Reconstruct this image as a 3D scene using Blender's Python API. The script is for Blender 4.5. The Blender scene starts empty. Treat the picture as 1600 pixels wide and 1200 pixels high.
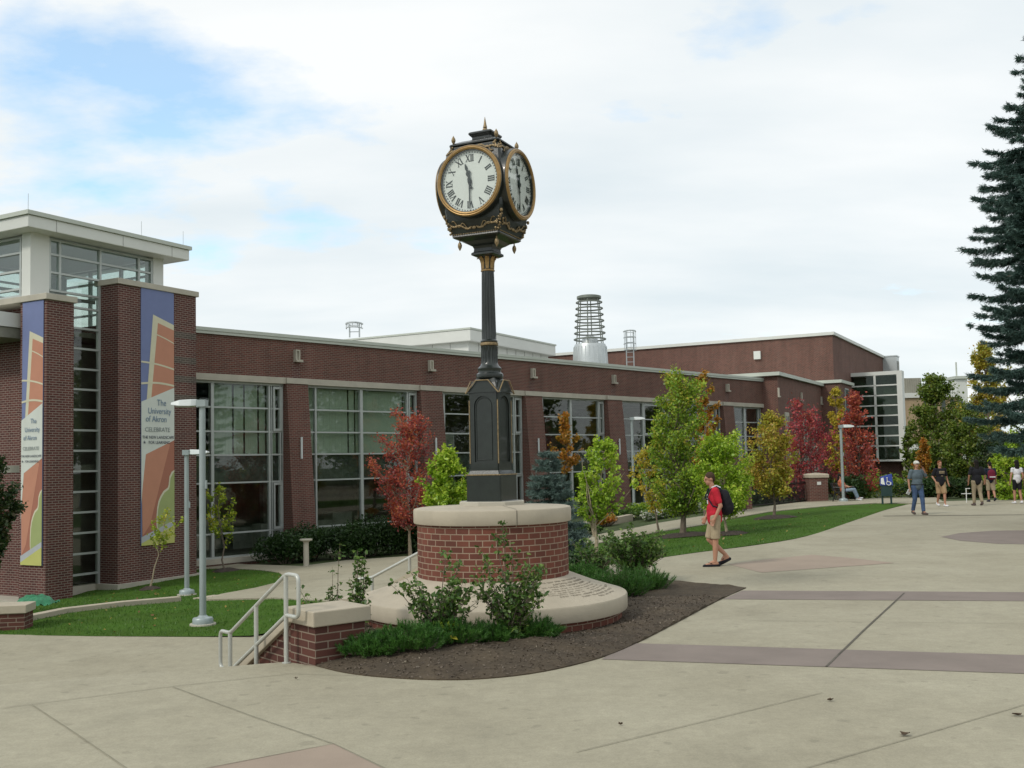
import bpy, bmesh, math, random
import numpy as np
from mathutils import Vector, Matrix, noise
from mathutils.geometry import delaunay_2d_cdt
R = math.radians
sc = bpy.context.scene
COL = sc.collection
# ------------------------------------------------------------------ camera
F = 1600.0; SHY = 0.02; CAMZ = 2.0
PITCH = 3.25; ROLL = -1.15
cam_d = bpy.data.cameras.new('camera'); cam = bpy.data.objects.new('camera', cam_d); COL.objects.link(cam)
cam_d.sensor_width = 36; cam_d.lens = 36 * F / 1600; cam_d.shift_y = SHY
cam_d.clip_start = .05; cam_d.clip_end = 3000
CR = Matrix.Rotation(R(90 + PITCH), 3, 'X') @ Matrix.Rotation(R(ROLL), 3, 'Z')
CR0 = CR
cam.matrix_world = Matrix.Translation((0, 0, CAMZ)) @ CR.to_4x4()
sc.camera = cam
sc.render.resolution_x = 1024; sc.render.resolution_y = 768
# ------------------------------------------------------------------ world: sky with broken cloud
SUN_EL, SUN_AZ = 42.0, 232.0          # azimuth of the sun, clockwise from +Y
w = bpy.data.worlds.new('World'); sc.world = w; w.use_nodes = True
nt = w.node_tree; nt.nodes.clear(); L = nt.links
def N(t, **k):
    n = nt.nodes.new(t)
    for a, b in k.items(): setattr(n, a, b)
    return n
sky = N('ShaderNodeTexSky', sky_type='NISHITA', sun_disc=False)
sky.sun_elevation = R(SUN_EL); sky.sun_rotation = R(SUN_AZ); sky.air_density = 1.0; sky.dust_density = .6; sky.ozone_density = 1.0
tc = N('ShaderNodeTexCoord')
sep = N('ShaderNodeSeparateXYZ'); L.new(tc.outputs['Generated'], sep.inputs[0])
mx = N('ShaderNodeMath', operation='MAXIMUM'); L.new(sep.outputs[2], mx.inputs[0]); mx.inputs[1].default_value = 0.0
ad = N('ShaderNodeMath', operation='ADD'); L.new(mx.outputs[0], ad.inputs[0]); ad.inputs[1].default_value = .22
dx = N('ShaderNodeMath', operation='DIVIDE'); L.new(sep.outputs[0], dx.inputs[0]); L.new(ad.outputs[0], dx.inputs[1])
dy = N('ShaderNodeMath', operation='DIVIDE'); L.new(sep.outputs[1], dy.inputs[0]); L.new(ad.outputs[0], dy.inputs[1])
cb = N('ShaderNodeCombineXYZ'); L.new(dx.outputs[0], cb.inputs[0]); L.new(dy.outputs[0], cb.inputs[1])
n1 = N('ShaderNodeTexNoise'); n1.inputs['Scale'].default_value = 2.1; n1.inputs['Detail'].default_value = 9; n1.inputs['Roughness'].default_value = .56
mp = N('ShaderNodeMapping'); mp.inputs['Location'].default_value = (3.7, 1.35, 0); mp.inputs['Scale'].default_value = (1.0, 1.25, 1)
L.new(cb.outputs[0], mp.inputs[0]); L.new(mp.outputs[0], n1.inputs['Vector'])
# a clearing in the cloud, a real feature of the sky, low in the north-west
vd = N('ShaderNodeVectorMath', operation='DISTANCE'); L.new(tc.outputs['Generated'], vd.inputs[0]); vd.inputs[1].default_value = tuple(((CR0 @ Vector((-.36, .29, -1))).normalized())[:])
m1 = N('ShaderNodeMapRange'); L.new(vd.outputs['Value'], m1.inputs[0])
m1.inputs[1].default_value = .02; m1.inputs[2].default_value = .30; m1.inputs[3].default_value = -.085; m1.inputs[4].default_value = .17
sm = N('ShaderNodeMath', operation='ADD'); L.new(n1.outputs[0], sm.inputs[0]); L.new(m1.outputs[0], sm.inputs[1])
rp = N('ShaderNodeValToRGB'); L.new(sm.outputs[0], rp.inputs[0])
rp.color_ramp.elements[0].position = .36; rp.color_ramp.elements[0].color = (.26, .26, .26, 1)
rp.color_ramp.elements[1].position = .54; rp.color_ramp.elements[1].color = (.97, .97, .97, 1)
n2 = N('ShaderNodeTexNoise'); n2.inputs['Scale'].default_value = 1.5; n2.inputs['Detail'].default_value = 6; n2.inputs['Roughness'].default_value = .5
mp2 = N('ShaderNodeMapping'); mp2.inputs['Location'].default_value = (8, 2, 0); mp2.inputs['Scale'].default_value = (.7, 1.5, 1)
L.new(cb.outputs[0], mp2.inputs[0]); L.new(mp2.outputs[0], n2.inputs['Vector'])
rc = N('ShaderNodeValToRGB'); L.new(n2.outputs[0], rc.inputs[0])
rc.color_ramp.elements[0].position = .3; rc.color_ramp.elements[0].color = (4.75, 5.2, 5.4, 1)
rc.color_ramp.elements[1].position = .68; rc.color_ramp.elements[1].color = (6.15, 6.25, 6.2, 1)
skb = N('ShaderNodeMix', data_type='RGBA', blend_type='MULTIPLY'); skb.inputs[0].default_value = 1; skb.inputs[7].default_value = (1.25, 1.62, 1.62, 1); L.new(sky.outputs[0], skb.inputs[6])
mixc = N('ShaderNodeMix', data_type='RGBA'); mixc.clamp_result = False
L.new(rp.outputs[0], mixc.inputs[0]); L.new(skb.outputs[2], mixc.inputs[6]); L.new(rc.outputs[0], mixc.inputs[7])
bg = N('ShaderNodeBackground'); bg.inputs[1].default_value = .15; L.new(mixc.outputs[2], bg.inputs[0])
wo = N('ShaderNodeOutputWorld'); L.new(bg.outputs[0], wo.inputs[0])
# ------------------------------------------------------------------ sun behind thin cloud
sl = bpy.data.lights.new('sun', 'SUN'); sl.energy = 1.5; sl.angle = R(10); sl.color = (1, .95, .86)
so = bpy.data.objects.new('sun', sl); COL.objects.link(so)
sd = Vector((math.sin(R(SUN_AZ)) * math.cos(R(SUN_EL)), math.cos(R(SUN_AZ)) * math.cos(R(SUN_EL)), math.sin(R(SUN_EL))))
so.rotation_euler = sd.to_track_quat('Z', 'Y').to_euler(); so.location = (-20, -20, 40)
vs = sc.view_settings; vs.view_transform = 'Standard'; vs.look = 'None'; vs.gamma = 1; vs.exposure = 0.12
sc.render.engine = 'CYCLES'; sc.cycles.max_bounces = 6; sc.cycles.transparent_max_bounces = 12
# ------------------------------------------------------------------ projection helpers (turn a measured direction into a place)
CAM = Vector((0, 0, CAMZ))
def ray(px, py): return CR @ Vector(((px - 800) / F, (600 - py) / F + SHY, -1))
def G(px, py, z=0.0):
    d = ray(px, py); return CAM + d * ((z - CAMZ) / d.z)
def YD(px, py, Y):
    d = ray(px, py); return CAM + d * (Y / d.y)
# ------------------------------------------------------------------ materials
def newmat(name):
    m = bpy.data.materials.new(name); m.use_nodes = True
    return m, m.node_tree, m.node_tree.nodes['Principled BSDF']
def mat(name, c, rough=.6, metal=0.0, var=.12, vs=3.0, bump=0.0, bs=40.0, c2=None, coat=0.0, detail=5):
    m, t, b = newmat(name); b.inputs['Roughness'].default_value = rough; b.inputs['Metallic'].default_value = metal
    b.inputs['Coat Weight'].default_value = coat
    if rough > .45: b.inputs['Specular IOR Level'].default_value = .3
    co = t.nodes.new('ShaderNodeTexCoord')
    no = t.nodes.new('ShaderNodeTexNoise'); no.inputs['Scale'].default_value = vs; no.inputs['Detail'].default_value = detail; no.inputs['Roughness'].default_value = .65
    t.links.new(co.outputs['Object'], no.inputs['Vector'])
    cr = t.nodes.new('ShaderNodeValToRGB'); t.links.new(no.outputs[0], cr.inputs[0])
    e = cr.color_ramp.elements; e[0].position = .3; e[1].position = .7
    lo = c2 if c2 else tuple(x * (1 - var) for x in c); hi = c if c2 else tuple(x * (1 + var) for x in c)
    e[0].color = (*lo, 1); e[1].color = (*hi, 1)
    t.links.new(cr.outputs[0], b.inputs['Base Color'])
    if bump > 0:
        nb = t.nodes.new('ShaderNodeTexNoise'); nb.inputs['Scale'].default_value = bs; nb.inputs['Detail'].default_value = 6
        t.links.new(co.outputs['Object'], nb.inputs['Vector'])
        bn = t.nodes.new('ShaderNodeBump'); bn.inputs['Strength'].default_value = min(1, bump); bn.inputs['Distance'].default_value = .02
        t.links.new(nb.outputs[0], bn.inputs['Height']); t.links.new(bn.outputs[0], b.inputs['Normal'])
    return m
def brick(name, c1, c2, mortar, bw=.2, bh=.067, ms=.011, bump=.5):
    m, t, b = newmat(name); b.inputs['Roughness'].default_value = .85; b.inputs['Specular IOR Level'].default_value = .25
    uv = t.nodes.new('ShaderNodeUVMap')
    bt = t.nodes.new('ShaderNodeTexBrick'); bt.inputs['Scale'].default_value = 1; bt.inputs['Brick Width'].default_value = bw
    bt.inputs['Row Height'].default_value = bh; bt.inputs['Mortar Size'].default_value = ms; bt.inputs['Mortar Smooth'].default_value = .3; bt.inputs['Bias'].default_value = -.1
    bt.inputs['Color1'].default_value = (*c1, 1); bt.inputs['Color2'].default_value = (*c2, 1); bt.inputs['Mortar'].default_value = (*mortar, 1)
    t.links.new(uv.outputs[0], bt.inputs['Vector'])
    no = t.nodes.new('ShaderNodeTexNoise'); no.inputs['Scale'].default_value = .7; no.inputs['Detail'].default_value = 8
    t.links.new(uv.outputs[0], no.inputs['Vector'])
    mr = t.nodes.new('ShaderNodeMapRange'); mr.inputs[1].default_value = .3; mr.inputs[2].default_value = .7; mr.inputs[3].default_value = .80; mr.inputs[4].default_value = 1.18
    mpp = t.nodes.new('ShaderNodeMapping'); mpp.inputs['Scale'].default_value = (2.6, .16, 1); t.links.new(uv.outputs[0], mpp.inputs[0]); n3 = t.nodes.new('ShaderNodeTexNoise'); n3.inputs['Scale'].default_value = 1.0; n3.inputs['Detail'].default_value = 5; t.links.new(mpp.outputs[0], n3.inputs['Vector'])
    av = t.nodes.new('ShaderNodeMath'); av.operation = 'MULTIPLY_ADD'; av.inputs[1].default_value = .55; t.links.new(n3.outputs[0], av.inputs[0]); hf_ = t.nodes.new('ShaderNodeMath'); hf_.operation = 'MULTIPLY'; hf_.inputs[1].default_value = .45; t.links.new(no.outputs[0], hf_.inputs[0]); t.links.new(hf_.outputs[0], av.inputs[2]); t.links.new(av.outputs[0], mr.inputs[0])
    mu = t.nodes.new('ShaderNodeMix'); mu.data_type = 'RGBA'; mu.blend_type = 'MULTIPLY'; mu.inputs[0].default_value = 1
    cc = t.nodes.new('ShaderNodeCombineXYZ')
    for i in range(3): t.links.new(mr.outputs[0], cc.inputs[i])
    t.links.new(bt.outputs[0], mu.inputs[6]); t.links.new(cc.outputs[0], mu.inputs[7]); t.links.new(mu.outputs[2], b.inputs['Base Color'])
    bn = t.nodes.new('ShaderNodeBump'); bn.invert = True; bn.inputs['Strength'].default_value = bump; bn.inputs['Distance'].default_value = .006
    t.links.new(bt.outputs['Fac'], bn.inputs['Height']); t.links.new(bn.outputs[0], b.inputs['Normal'])
    return m
def leafmat(name, cols, trans=.35, ns=1.2, nw=.45, pat=None):
    """cols: list of colours, spread over leaves at random and in soft patches"""
    m = bpy.data.materials.new(name); m.use_nodes = True; t = m.node_tree; t.nodes.clear()
    g = t.nodes.new('ShaderNodeNewGeometry'); co = t.nodes.new('ShaderNodeTexCoord')
    no = t.nodes.new('ShaderNodeTexNoise'); no.inputs['Scale'].default_value = ns; no.inputs['Detail'].default_value = 3
    t.links.new(co.outputs['Object'], no.inputs['Vector'])
    mr = t.nodes.new('ShaderNodeMapRange'); mr.inputs[1].default_value = .3; mr.inputs[2].default_value = .7
    t.links.new(no.outputs[0], mr.inputs[0])
    mi = t.nodes.new('ShaderNodeMix'); mi.inputs[0].default_value = nw
    t.links.new(g.outputs['Random Per Island'], mi.inputs[2]); t.links.new(mr.outputs[0], mi.inputs[3])
    cr = t.nodes.new('ShaderNodeValToRGB'); t.links.new(mi.outputs[0], cr.inputs[0])
    e = cr.color_ramp.elements
    while len(e) < len(cols): e.new(.5)
    for i, c in enumerate(cols):
        e[i].position = .08 + .84 * i / max(1, len(cols) - 1); e[i].color = (*c, 1)
    d = t.nodes.new('ShaderNodeBsdfDiffuse'); tr = t.nodes.new('ShaderNodeBsdfTranslucent'); mx = t.nodes.new('ShaderNodeMixShader'); mx.inputs[0].default_value = trans
    gl = t.nodes.new('ShaderNodeBsdfGlossy'); gl.inputs['Roughness'].default_value = .45; m2 = t.nodes.new('ShaderNodeMixShader'); m2.inputs[0].default_value = .035
    t.links.new(cr.outputs[0], d.inputs[0]); t.links.new(cr.outputs[0], tr.inputs[0]); t.links.new(d.outputs[0], mx.inputs[1]); t.links.new(tr.outputs[0], mx.inputs[2])
    t.links.new(mx.outputs[0], m2.inputs[1]); t.links.new(gl.outputs[0], m2.inputs[2])
    o = t.nodes.new('ShaderNodeOutputMaterial'); t.links.new(m2.outputs[0], o.inputs[0])
    return m
def glassmat(name, tint=(.55, .62, .58), refl=1.0, rough=.01, add=.03):
    m = bpy.data.materials.new(name); m.use_nodes = True; t = m.node_tree; t.nodes.clear()
    fr = t.nodes.new('ShaderNodeFresnel'); ge = t.nodes.new('ShaderNodeNewGeometry'); io = t.nodes.new('ShaderNodeMapRange')
    io.inputs[3].default_value = 1.5; io.inputs[4].default_value = 1 / 1.5; t.links.new(ge.outputs['Backfacing'], io.inputs[0]); t.links.new(io.outputs[0], fr.inputs[0])   # same sheen on both faces of a pane
    ma = t.nodes.new('ShaderNodeMath'); ma.operation = 'MULTIPLY_ADD'; ma.inputs[1].default_value = refl; ma.inputs[2].default_value = add; ma.use_clamp = True
    t.links.new(fr.outputs[0], ma.inputs[0])
    tr = t.nodes.new('ShaderNodeBsdfTransparent'); tr.inputs[0].default_value = (*tint, 1)
    gl = t.nodes.new('ShaderNodeBsdfGlossy'); gl.inputs['Roughness'].default_value = rough
    mx = t.nodes.new('ShaderNodeMixShader'); t.links.new(ma.outputs[0], mx.inputs[0]); t.links.new(tr.outputs[0], mx.inputs[1]); t.links.new(gl.outputs[0], mx.inputs[2])
    o = t.nodes.new('ShaderNodeOutputMaterial'); t.links.new(mx.outputs[0], o.inputs[0])
    return m
M_ = {}
M_['brick'] = brick('brick_wall', (.155, .058, .045), (.10, .042, .034), (.20, .155, .125))
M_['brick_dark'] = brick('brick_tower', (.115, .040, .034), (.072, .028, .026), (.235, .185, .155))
M_['brick_near'] = brick('brick_plinth', (.175, .062, .042), (.115, .044, .032), (.32, .235, .17), bw=.168, bh=.0755, ms=.0072, bump=.7)
M_['brick_pier'] = brick('brick_stair_pier', (.115, .045, .034), (.078, .033, .027), (.25, .195, .15), bw=.29, bh=.078, ms=.008, bump=.7)
M_['stone'] = mat('stone_trim', (.44, .41, .34), .8, var=.12, vs=1.5, bump=.15)
M_['cast'] = mat('cast_stone', (.42, .37, .285), .75, var=.10, vs=2.2, bump=.12, bs=70, detail=9)
M_['coping'] = mat('metal_coping', (.50, .53, .47), .5, var=.04)
M_['white'] = mat('white_panel', (.66, .67, .63), .5, var=.04, vs=.6)
M_['alu'] = mat('window_frame_metal', (.44, .47, .45), .42, .2, var=.05)
M_['frame_dark'] = mat('dark_metal_frame', (.05, .06, .055), .4)
M_['galv'] = mat('galvanised_steel', (.50, .53, .53), .38, .55, var=.12, vs=14)
M_['pole'] = mat('lamp_pole_paint', (.33, .38, .38), .42, .3, var=.07)
M_['fixture'] = mat('lamp_fixture_paint', (.62, .66, .65), .4, var=.05)
M_['glass'] = glassmat('window_glass', (.86, .89, .86), 1.0, .015, .01)
M_['glass_clear'] = glassmat('tower_glass', (.84, .90, .88), 1.1, .01, .04)
M_['spandrel'] = mat('spandrel_panel', (.065, .080, .072), .25, var=.35, vs=5)
M_['blind'] = mat('window_blind', (.40, .47, .39), .85, var=.06, vs=1.2)
M_['interior'] = mat('interior_wall', (.20, .20, .165), .9, var=.4, vs=.8)
M_['interior_light'] = mat('interior_furniture', (.35, .36, .32), .8, var=.3, vs=2)
M_['roof'] = mat('roof_membrane', (.35, .35, .33), .9)
M_['black'] = mat('clock_black_paint', (.012, .017, .014), .33, var=.35, vs=9, coat=.25, bump=.08, bs=60)
M_['gold'] = mat('gold_paint', (.33, .21, .085), .42, .6, var=.2, vs=25)
M_['gold_dull'] = mat('worn_gold_paint', (.27, .20, .11), .5, .45, var=.4, vs=40)
M_['dial'] = mat('clock_dial', (.70, .74, .70), .35, var=.02, vs=3)
M_['ink'] = mat('dial_ink', (.02, .03, .025), .5)
M_['glass_dark'] = glassmat('green_bay_glass', (.62, .72, .66), .8, .015, .0)
M_['clockglass'] = glassmat('clock_glass', (.985, .99, .985), .75, .005, .01)
M_['bark'] = mat('tree_bark', (.16, .13, .10), .9, var=.3, vs=12, bump=.6, bs=30)
M_['bark_pale'] = mat('pale_tree_bark', (.33, .27, .19), .9, var=.25, vs=12, bump=.5, bs=30)
M_['soil'] = mat('planting_soil', (.098, .075, .050), 1, vs=2.2, c2=(.048, .037, .026), bump=1, bs=26, detail=10)
M_['mulch'] = mat('mulch', (.060, .047, .038), 1, var=.4, vs=9, bump=1, bs=35)
M_['darkgreen'] = mat('dark_green_paint', (.02, .05, .05), .45)
M_['blackmetal'] = mat('black_metal', (.015, .016, .016), .45)
# ------------------------------------------------------------------ mesh building
class MB:
    def __init__(s): s.v = []; s.f = []; s.uv = {}; s.smooth = set()
    def add(s, vs, fs, smooth=False, uvs=None):
        o = len(s.v); s.v += [tuple(p) for p in vs]
        for i, f in enumerate(fs):
            if smooth: s.smooth.add(len(s.f))
            if uvs: s.uv[len(s.f)] = uvs[i]
            s.f.append(tuple(o + k for k in f))
        return s
    def box(s, x0, x1, y0, y1, z0, z1):
        vs = [(x, y, z) for z in (z0, z1) for y in (y0, y1) for x in (x0, x1)]
        return s.add(vs, [(0, 2, 3, 1), (4, 5, 7, 6), (0, 1, 5, 4), (2, 6, 7, 3), (0, 4, 6, 2), (1, 3, 7, 5)])
    def bbox(s, x0, x1, y0, y1, z0, z1, b=.01):
        """box with small chamfers"""
        bm = bmesh.new(); m = MB().box(x0, x1, y0, y1, z0, z1)
        vs = [bm.verts.new(p) for p in m.v]; [bm.faces.new([vs[i] for i in f]) for f in m.f]
        bmesh.ops.bevel(bm, geom=bm.edges[:], offset=b, segments=2, affect='EDGES', profile=.5)
        return s.frombm(bm)
    def frombm(s, bm, smooth=False):
        bm.verts.ensure_lookup_table(); bm.verts.index_update()
        s.add([v.co[:] for v in bm.verts], [[v.index for v in f.verts] for f in bm.faces], smooth); bm.free(); return s
    def prism(s, poly, z0, z1):
        n = len(poly); vs = [(p[0], p[1], z0) for p in poly] + [(p[0], p[1], z1) for p in poly]
        return s.add(vs, [tuple(reversed(range(n))), tuple(range(n, 2 * n))] + [(i, (i + 1) % n, n + (i + 1) % n, n + i) for i in range(n)])
    def hexa(s, a, b):
        """solid between two quads a (bottom) and b (top)"""
        return s.add(list(a) + list(b), [(3, 2, 1, 0), (4, 5, 6, 7)] + [(i, (i + 1) % 4, 4 + (i + 1) % 4, 4 + i) for i in range(4)])
    def lathe(s, prof, n=32, c=(0, 0), smooth=True, uvr=None, a0=0, cap=True):
        vs = []; fs = []; uvs = []
        for r, z in prof:
            for k in range(n):
                a = a0 + 2 * math.pi * k / n; vs.append((c[0] + r * math.cos(a), c[1] + r * math.sin(a), z))
        m = len(prof)
        for i in range(m - 1):
            for k in range(n):
                fs.append((i * n + k, i * n + (k + 1) % n, (i + 1) * n + (k + 1) % n, (i + 1) * n + k))
                if uvr:
                    u0 = 2 * math.pi * k / n * uvr; u1 = 2 * math.pi * (k + 1) / n * uvr
                    uvs.append([(u0, prof[i][1]), (u1, prof[i][1]), (u1, prof[i + 1][1]), (u0, prof[i + 1][1])])
        s.add(vs, fs, smooth, uvs if uvr else None)
        if cap:
            o = len(s.v) - m * n
            s.f.append(tuple(o + k for k in reversed(range(n)))); s.f.append(tuple(o + (m - 1) * n + k for k in range(n)))
        return s
    def tube(s, pts, rad, n=8, smooth=True, cap=True):
        pts = [Vector(p) for p in pts]; m = len(pts)
        if not hasattr(rad, '__len__'): rad = [rad] * m
        vs = []; fs = []; up = None
        for i, p in enumerate(pts):
            t = (pts[min(i + 1, m - 1)] - pts[max(i - 1, 0)])
            if t.length < 1e-9: t = Vector((0, 0, 1))
            t.normalize()
            if up is None:
                a = Vector((0, 0, 1)) if abs(t.z) < .9 else Vector((1, 0, 0)); up = (a - t * a.dot(t)).normalized()
            else:
                up = (up - t * up.dot(t))
                if up.length < 1e-6: up = t.orthogonal()
                up.normalize()
            q = t.cross(up)
            for k in range(n):
                a = 2 * math.pi * k / n; vs.append(p + (up * math.cos(a) + q * math.sin(a)) * rad[i])
        for i in range(m - 1):
            for k in range(n): fs.append((i * n + k, i * n + (k + 1) % n, (i + 1) * n + (k + 1) % n, (i + 1) * n + k))
        s.add(vs, fs, smooth)
        if cap:
            o = len(s.v) - m * n; s.f.append(tuple(o + k for k in reversed(range(n)))); s.f.append(tuple(o + (m - 1) * n + k for k in range(n)))
        return s
    def ell(s, c, r, n=12, rot=None):
        c = Vector(c); r = (r, r, r) if not hasattr(r, '__len__') else r
        m = max(4, n // 2 + 1); vs = []; fs = []
        for i in range(m + 1):
            th = math.pi * i / m
            for k in range(n):
                a = 2 * math.pi * k / n
                q = Vector((r[0] * math.sin(th) * math.cos(a), r[1] * math.sin(th) * math.sin(a), r[2] * math.cos(th)))
                if rot: q = rot @ q
                vs.append(c + q)
        for i in range(m):
            for k in range(n): fs.append((i * n + k, (i + 1) * n + k, (i + 1) * n + (k + 1) % n, i * n + (k + 1) % n))
        return s.add(vs, fs, True)
    def cap(s, a, b, ra, rb, n=10):
        """tapered capsule"""
        a = Vector(a); b = Vector(b); d = (b - a); Lh = d.length
        if Lh < 1e-6: return s.ell(a, ra, n)
        d.normalize(); pts = []; rs = []
        for k in range(4): th = math.pi / 2 * k / 4 + .02; pts.append(a - d * ra * math.cos(th)); rs.append(ra * math.sin(th))
        pts.append(a); rs.append(ra); pts.append(b); rs.append(rb)
        for k in range(4): th = math.pi / 2 * (k + 1) / 4 - .02; pts.append(b + d * rb * math.sin(th)); rs.append(rb * math.cos(th))
        return s.tube(pts, rs, n)
    def xf(s, mtx):
        s.v = [tuple(mtx @ Vector(p)) for p in s.v]; return s
    def build(s, name, m, parent=None, bev=0):
        me = bpy.data.meshes.new(name); me.from_pydata([tuple(map(float, p)) for p in s.v], [], s.f); me.update()
        uvl = me.uv_layers.new(name='UVMap').data
        for p in me.polygons:
            if p.index in s.smooth: p.use_smooth = True
            cu = s.uv.get(p.index)
            n = p.normal
            if abs(n.z) > .85: f = lambda c: (c.x, c.y)
            else:
                h = Vector((-n.y, n.x)); h.normalize(); f = lambda c: (c.x * h.x + c.y * h.y, c.z)
            for j, li in enumerate(p.loop_indices):
                uvl[li].uv = cu[j] if cu else f(me.vertices[me.loops[li].vertex_index].co)
        if s.smooth: me.set_sharp_from_angle(angle=R(38))
        me.materials.append(m if not isinstance(m, str) else M_[m])
        o = bpy.data.objects.new(name, me); COL.objects.link(o)
        if parent: o.parent = parent
        if bev:
            b = o.modifiers.new('bevel', 'BEVEL'); b.width = bev; b.segments = 2; b.limit_method = 'ANGLE'; b.angle_limit = R(40)
        return o
def tag(o, label=None, cat=None, group=None, kind=None):
    if label: o['label'] = label
    if cat: o['category'] = cat
    if group: o['group'] = group
    if kind: o['kind'] = kind
    return o
def thing(name, label, cat, loc=(0, 0, 0), rz=0.0, group=None):
    o = bpy.data.objects.new(name, None); COL.objects.link(o); o.location = loc; o.rotation_euler = (0, 0, rz)
    o.empty_display_size = .2
    return tag(o, label, cat, group)
def kids(o): return [c for c in bpy.data.objects if c.parent == o]
def copy_tree(o, parent=None):
    c = o.copy(); COL.objects.link(c); c.parent = parent
    for ch in kids(o): copy_tree(ch, c)
    return c
def quads_obj(name, V, m, parent=None, smooth=False):
    """V: (N,k,3) array, each row one k-gon, separate islands"""
    n, k, _ = V.shape
    me = bpy.data.meshes.new(name); me.vertices.add(n * k); me.vertices.foreach_set('co', V.reshape(-1).astype(np.float32))
    me.loops.add(n * k); me.loops.foreach_set('vertex_index', np.arange(n * k, dtype=np.int32))
    me.polygons.add(n); me.polygons.foreach_set('loop_start', np.arange(0, n * k, k, dtype=np.int32)); me.polygons.foreach_set('loop_total', np.full(n, k, dtype=np.int32))
    me.update(calc_edges=True); me.materials.append(M_[m] if isinstance(m, str) else m)
    o = bpy.data.objects.new(name, me); COL.objects.link(o)
    if parent: o.parent = parent
    return o
def leaves(C, size, rng, asp=.6, up=.35, jitter=.3, N_=None):
    """rhombic leaves at the points C"""
    n = len(C); nor = rng.normal(size=(n, 3)); nor[:, 2] += up * 2
    if N_ is not None: nor += N_
    nor /= np.linalg.norm(nor, axis=1)[:, None]
    t = rng.normal(size=(n, 3)); t -= nor * (t * nor).sum(1)[:, None]; t /= np.linalg.norm(t, axis=1)[:, None]
    b = np.cross(nor, t); s = (size * (1 + jitter * rng.uniform(-1, 1, n)))[:, None]
    V = np.stack([C - t * s * .5, C + b * s * asp * .5, C + t * s * .5, C - b * s * asp * .5], 1)
    return V
def blades(C, D, length, width, rng):
    """thin triangles from C along D"""
    n = len(C); s = np.cross(D, rng.normal(size=(n, 3))); s /= np.linalg.norm(s, axis=1)[:, None]
    return np.stack([C - s * width * .5, C + s * width * .5, C + D * length], 1)
# ================================================================== GROUND
def xy(p): return (p.x, p.y)
ctrl = []
def cp(px, py, z): p = G(px, py, z); ctrl.append((p.x, p.y, z))
for a in [(0, 1000, -.9), (150, 996, -.9), (300, 996, -.9), (390, 994, -.9), (0, 1050, -.9), (200, 1030, -.9), (330, 1020, -.9), (430, 985, -.9), (-200, 1010, -.9), (520, 960, -.85),
          (316, 978, -.93), (160, 950, -1.0), (60, 965, -1.0), (292, 931, -1.25), (350, 935, -1.05), (430, 900, -1.25), (187, 905, -1.42), (80, 935, -1.62), (0, 940, -1.6), (310, 890, -1.4),
          (400, 880, -1.38), (478, 886, -1.22), (600, 878, -1.2), (560, 920, -1.0), (640, 905, -.95),
          (900, 851, -.62), (957, 840, -.52), (1060, 812, -.30), (1100, 812, -.27), (1160, 799, -.17), (1280, 784, -.06), (1400, 780, 0), (1425, 787, 0), (990, 806, -.38), (1067, 836, -.32),
          (1030, 872, 0), (1100, 862, 0), (1180, 852, 0), (1260, 838, 0), (1330, 815, 0), (1390, 795, 0), (930, 870, -.38), (840, 880, -.35), (985, 885, 0), (1000, 890, 0), (1208, 808, -.14)]: cp(*a)
ctrl += [(-5, 60, -1.2), (10, 64, -.7), (16, 62, -.6), (25, 72, -.6), (30, 77, -.6), (40, 60, -.1), (25, 40, 0), (45, 38, 0), (-30, 30, -1.6), (-25, 15, -.9), (-25, 5, -.9), (-12, 9, -.9),
         (20, 10, 0), (40, 20, 0), (0, 0, -.3), (0, -30, 0), (60, 90, 0), (-40, 60, -1.5), (0, 14.5, -.35), (1.6, 14.8, -.2), (-1.8, 14.3, -.55), (30, 0, 0), (-25, -20, -.9)]
_c = np.array(ctrl); _n = len(_c)
def _phi(r): return r
_D = np.hypot(_c[:, None, 0] - _c[None, :, 0], _c[:, None, 1] - _c[None, :, 1])
_A = np.zeros((_n + 3, _n + 3)); _A[:_n, :_n] = _phi(_D) + np.eye(_n) * -.6; _A[:_n, _n] = 1; _A[:_n, _n + 1:] = _c[:, :2]; _A[_n, :_n] = 1; _A[_n + 1:, :_n] = _c[:, :2].T
_w = np.linalg.solve(_A, np.concatenate([_c[:, 2], [0, 0, 0]]))
def h(x, y):
    if abs(x) > 90 or y > 130 or y < -60:
        return -.6
    r = np.hypot(_c[:, 0] - x, _c[:, 1] - y)
    return float(min(.05, max(-1.75, _w[:_n] @ r + _w[_n] + _w[_n + 1] * x + _w[_n + 2] * y)))
def T(px, py):
    """point of the terrain seen in a direction"""
    z = -.6
    for k in range(25):
        p = G(px, py, z); z = z * .6 + .4 * h(p.x, p.y)
    p = G(px, py, z); return Vector((p.x, p.y, h(p.x, p.y)))
def inside(x, y, poly):
    c = False; n = len(poly); j = n - 1
    for i in range(n):
        xi, yi = poly[i]; xj, yj = poly[j]
        if (yi > y) != (yj > y) and x < (xj - xi) * (y - yi) / (yj - yi) + xi: c = not c
        j = i
    return c
def curve(pts, n=6):
    """Catmull-Rom through 2D points (open)"""
    out = []; P = [pts[0]] + list(pts) + [pts[-1]]
    for i in range(1, len(P) - 2):
        p0, p1, p2, p3 = [np.array(P[i + k], float) for k in (-1, 0, 1, 2)]
        for k in range(n):
            t = k / n; out.append(tuple(.5 * ((2 * p1) + (-p0 + p2) * t + (2 * p0 - 5 * p1 + 4 * p2 - p3) * t * t + (-p0 + 3 * p1 - 3 * p2 + p3) * t ** 3)))
    out.append(tuple(pts[-1])); return out
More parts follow.
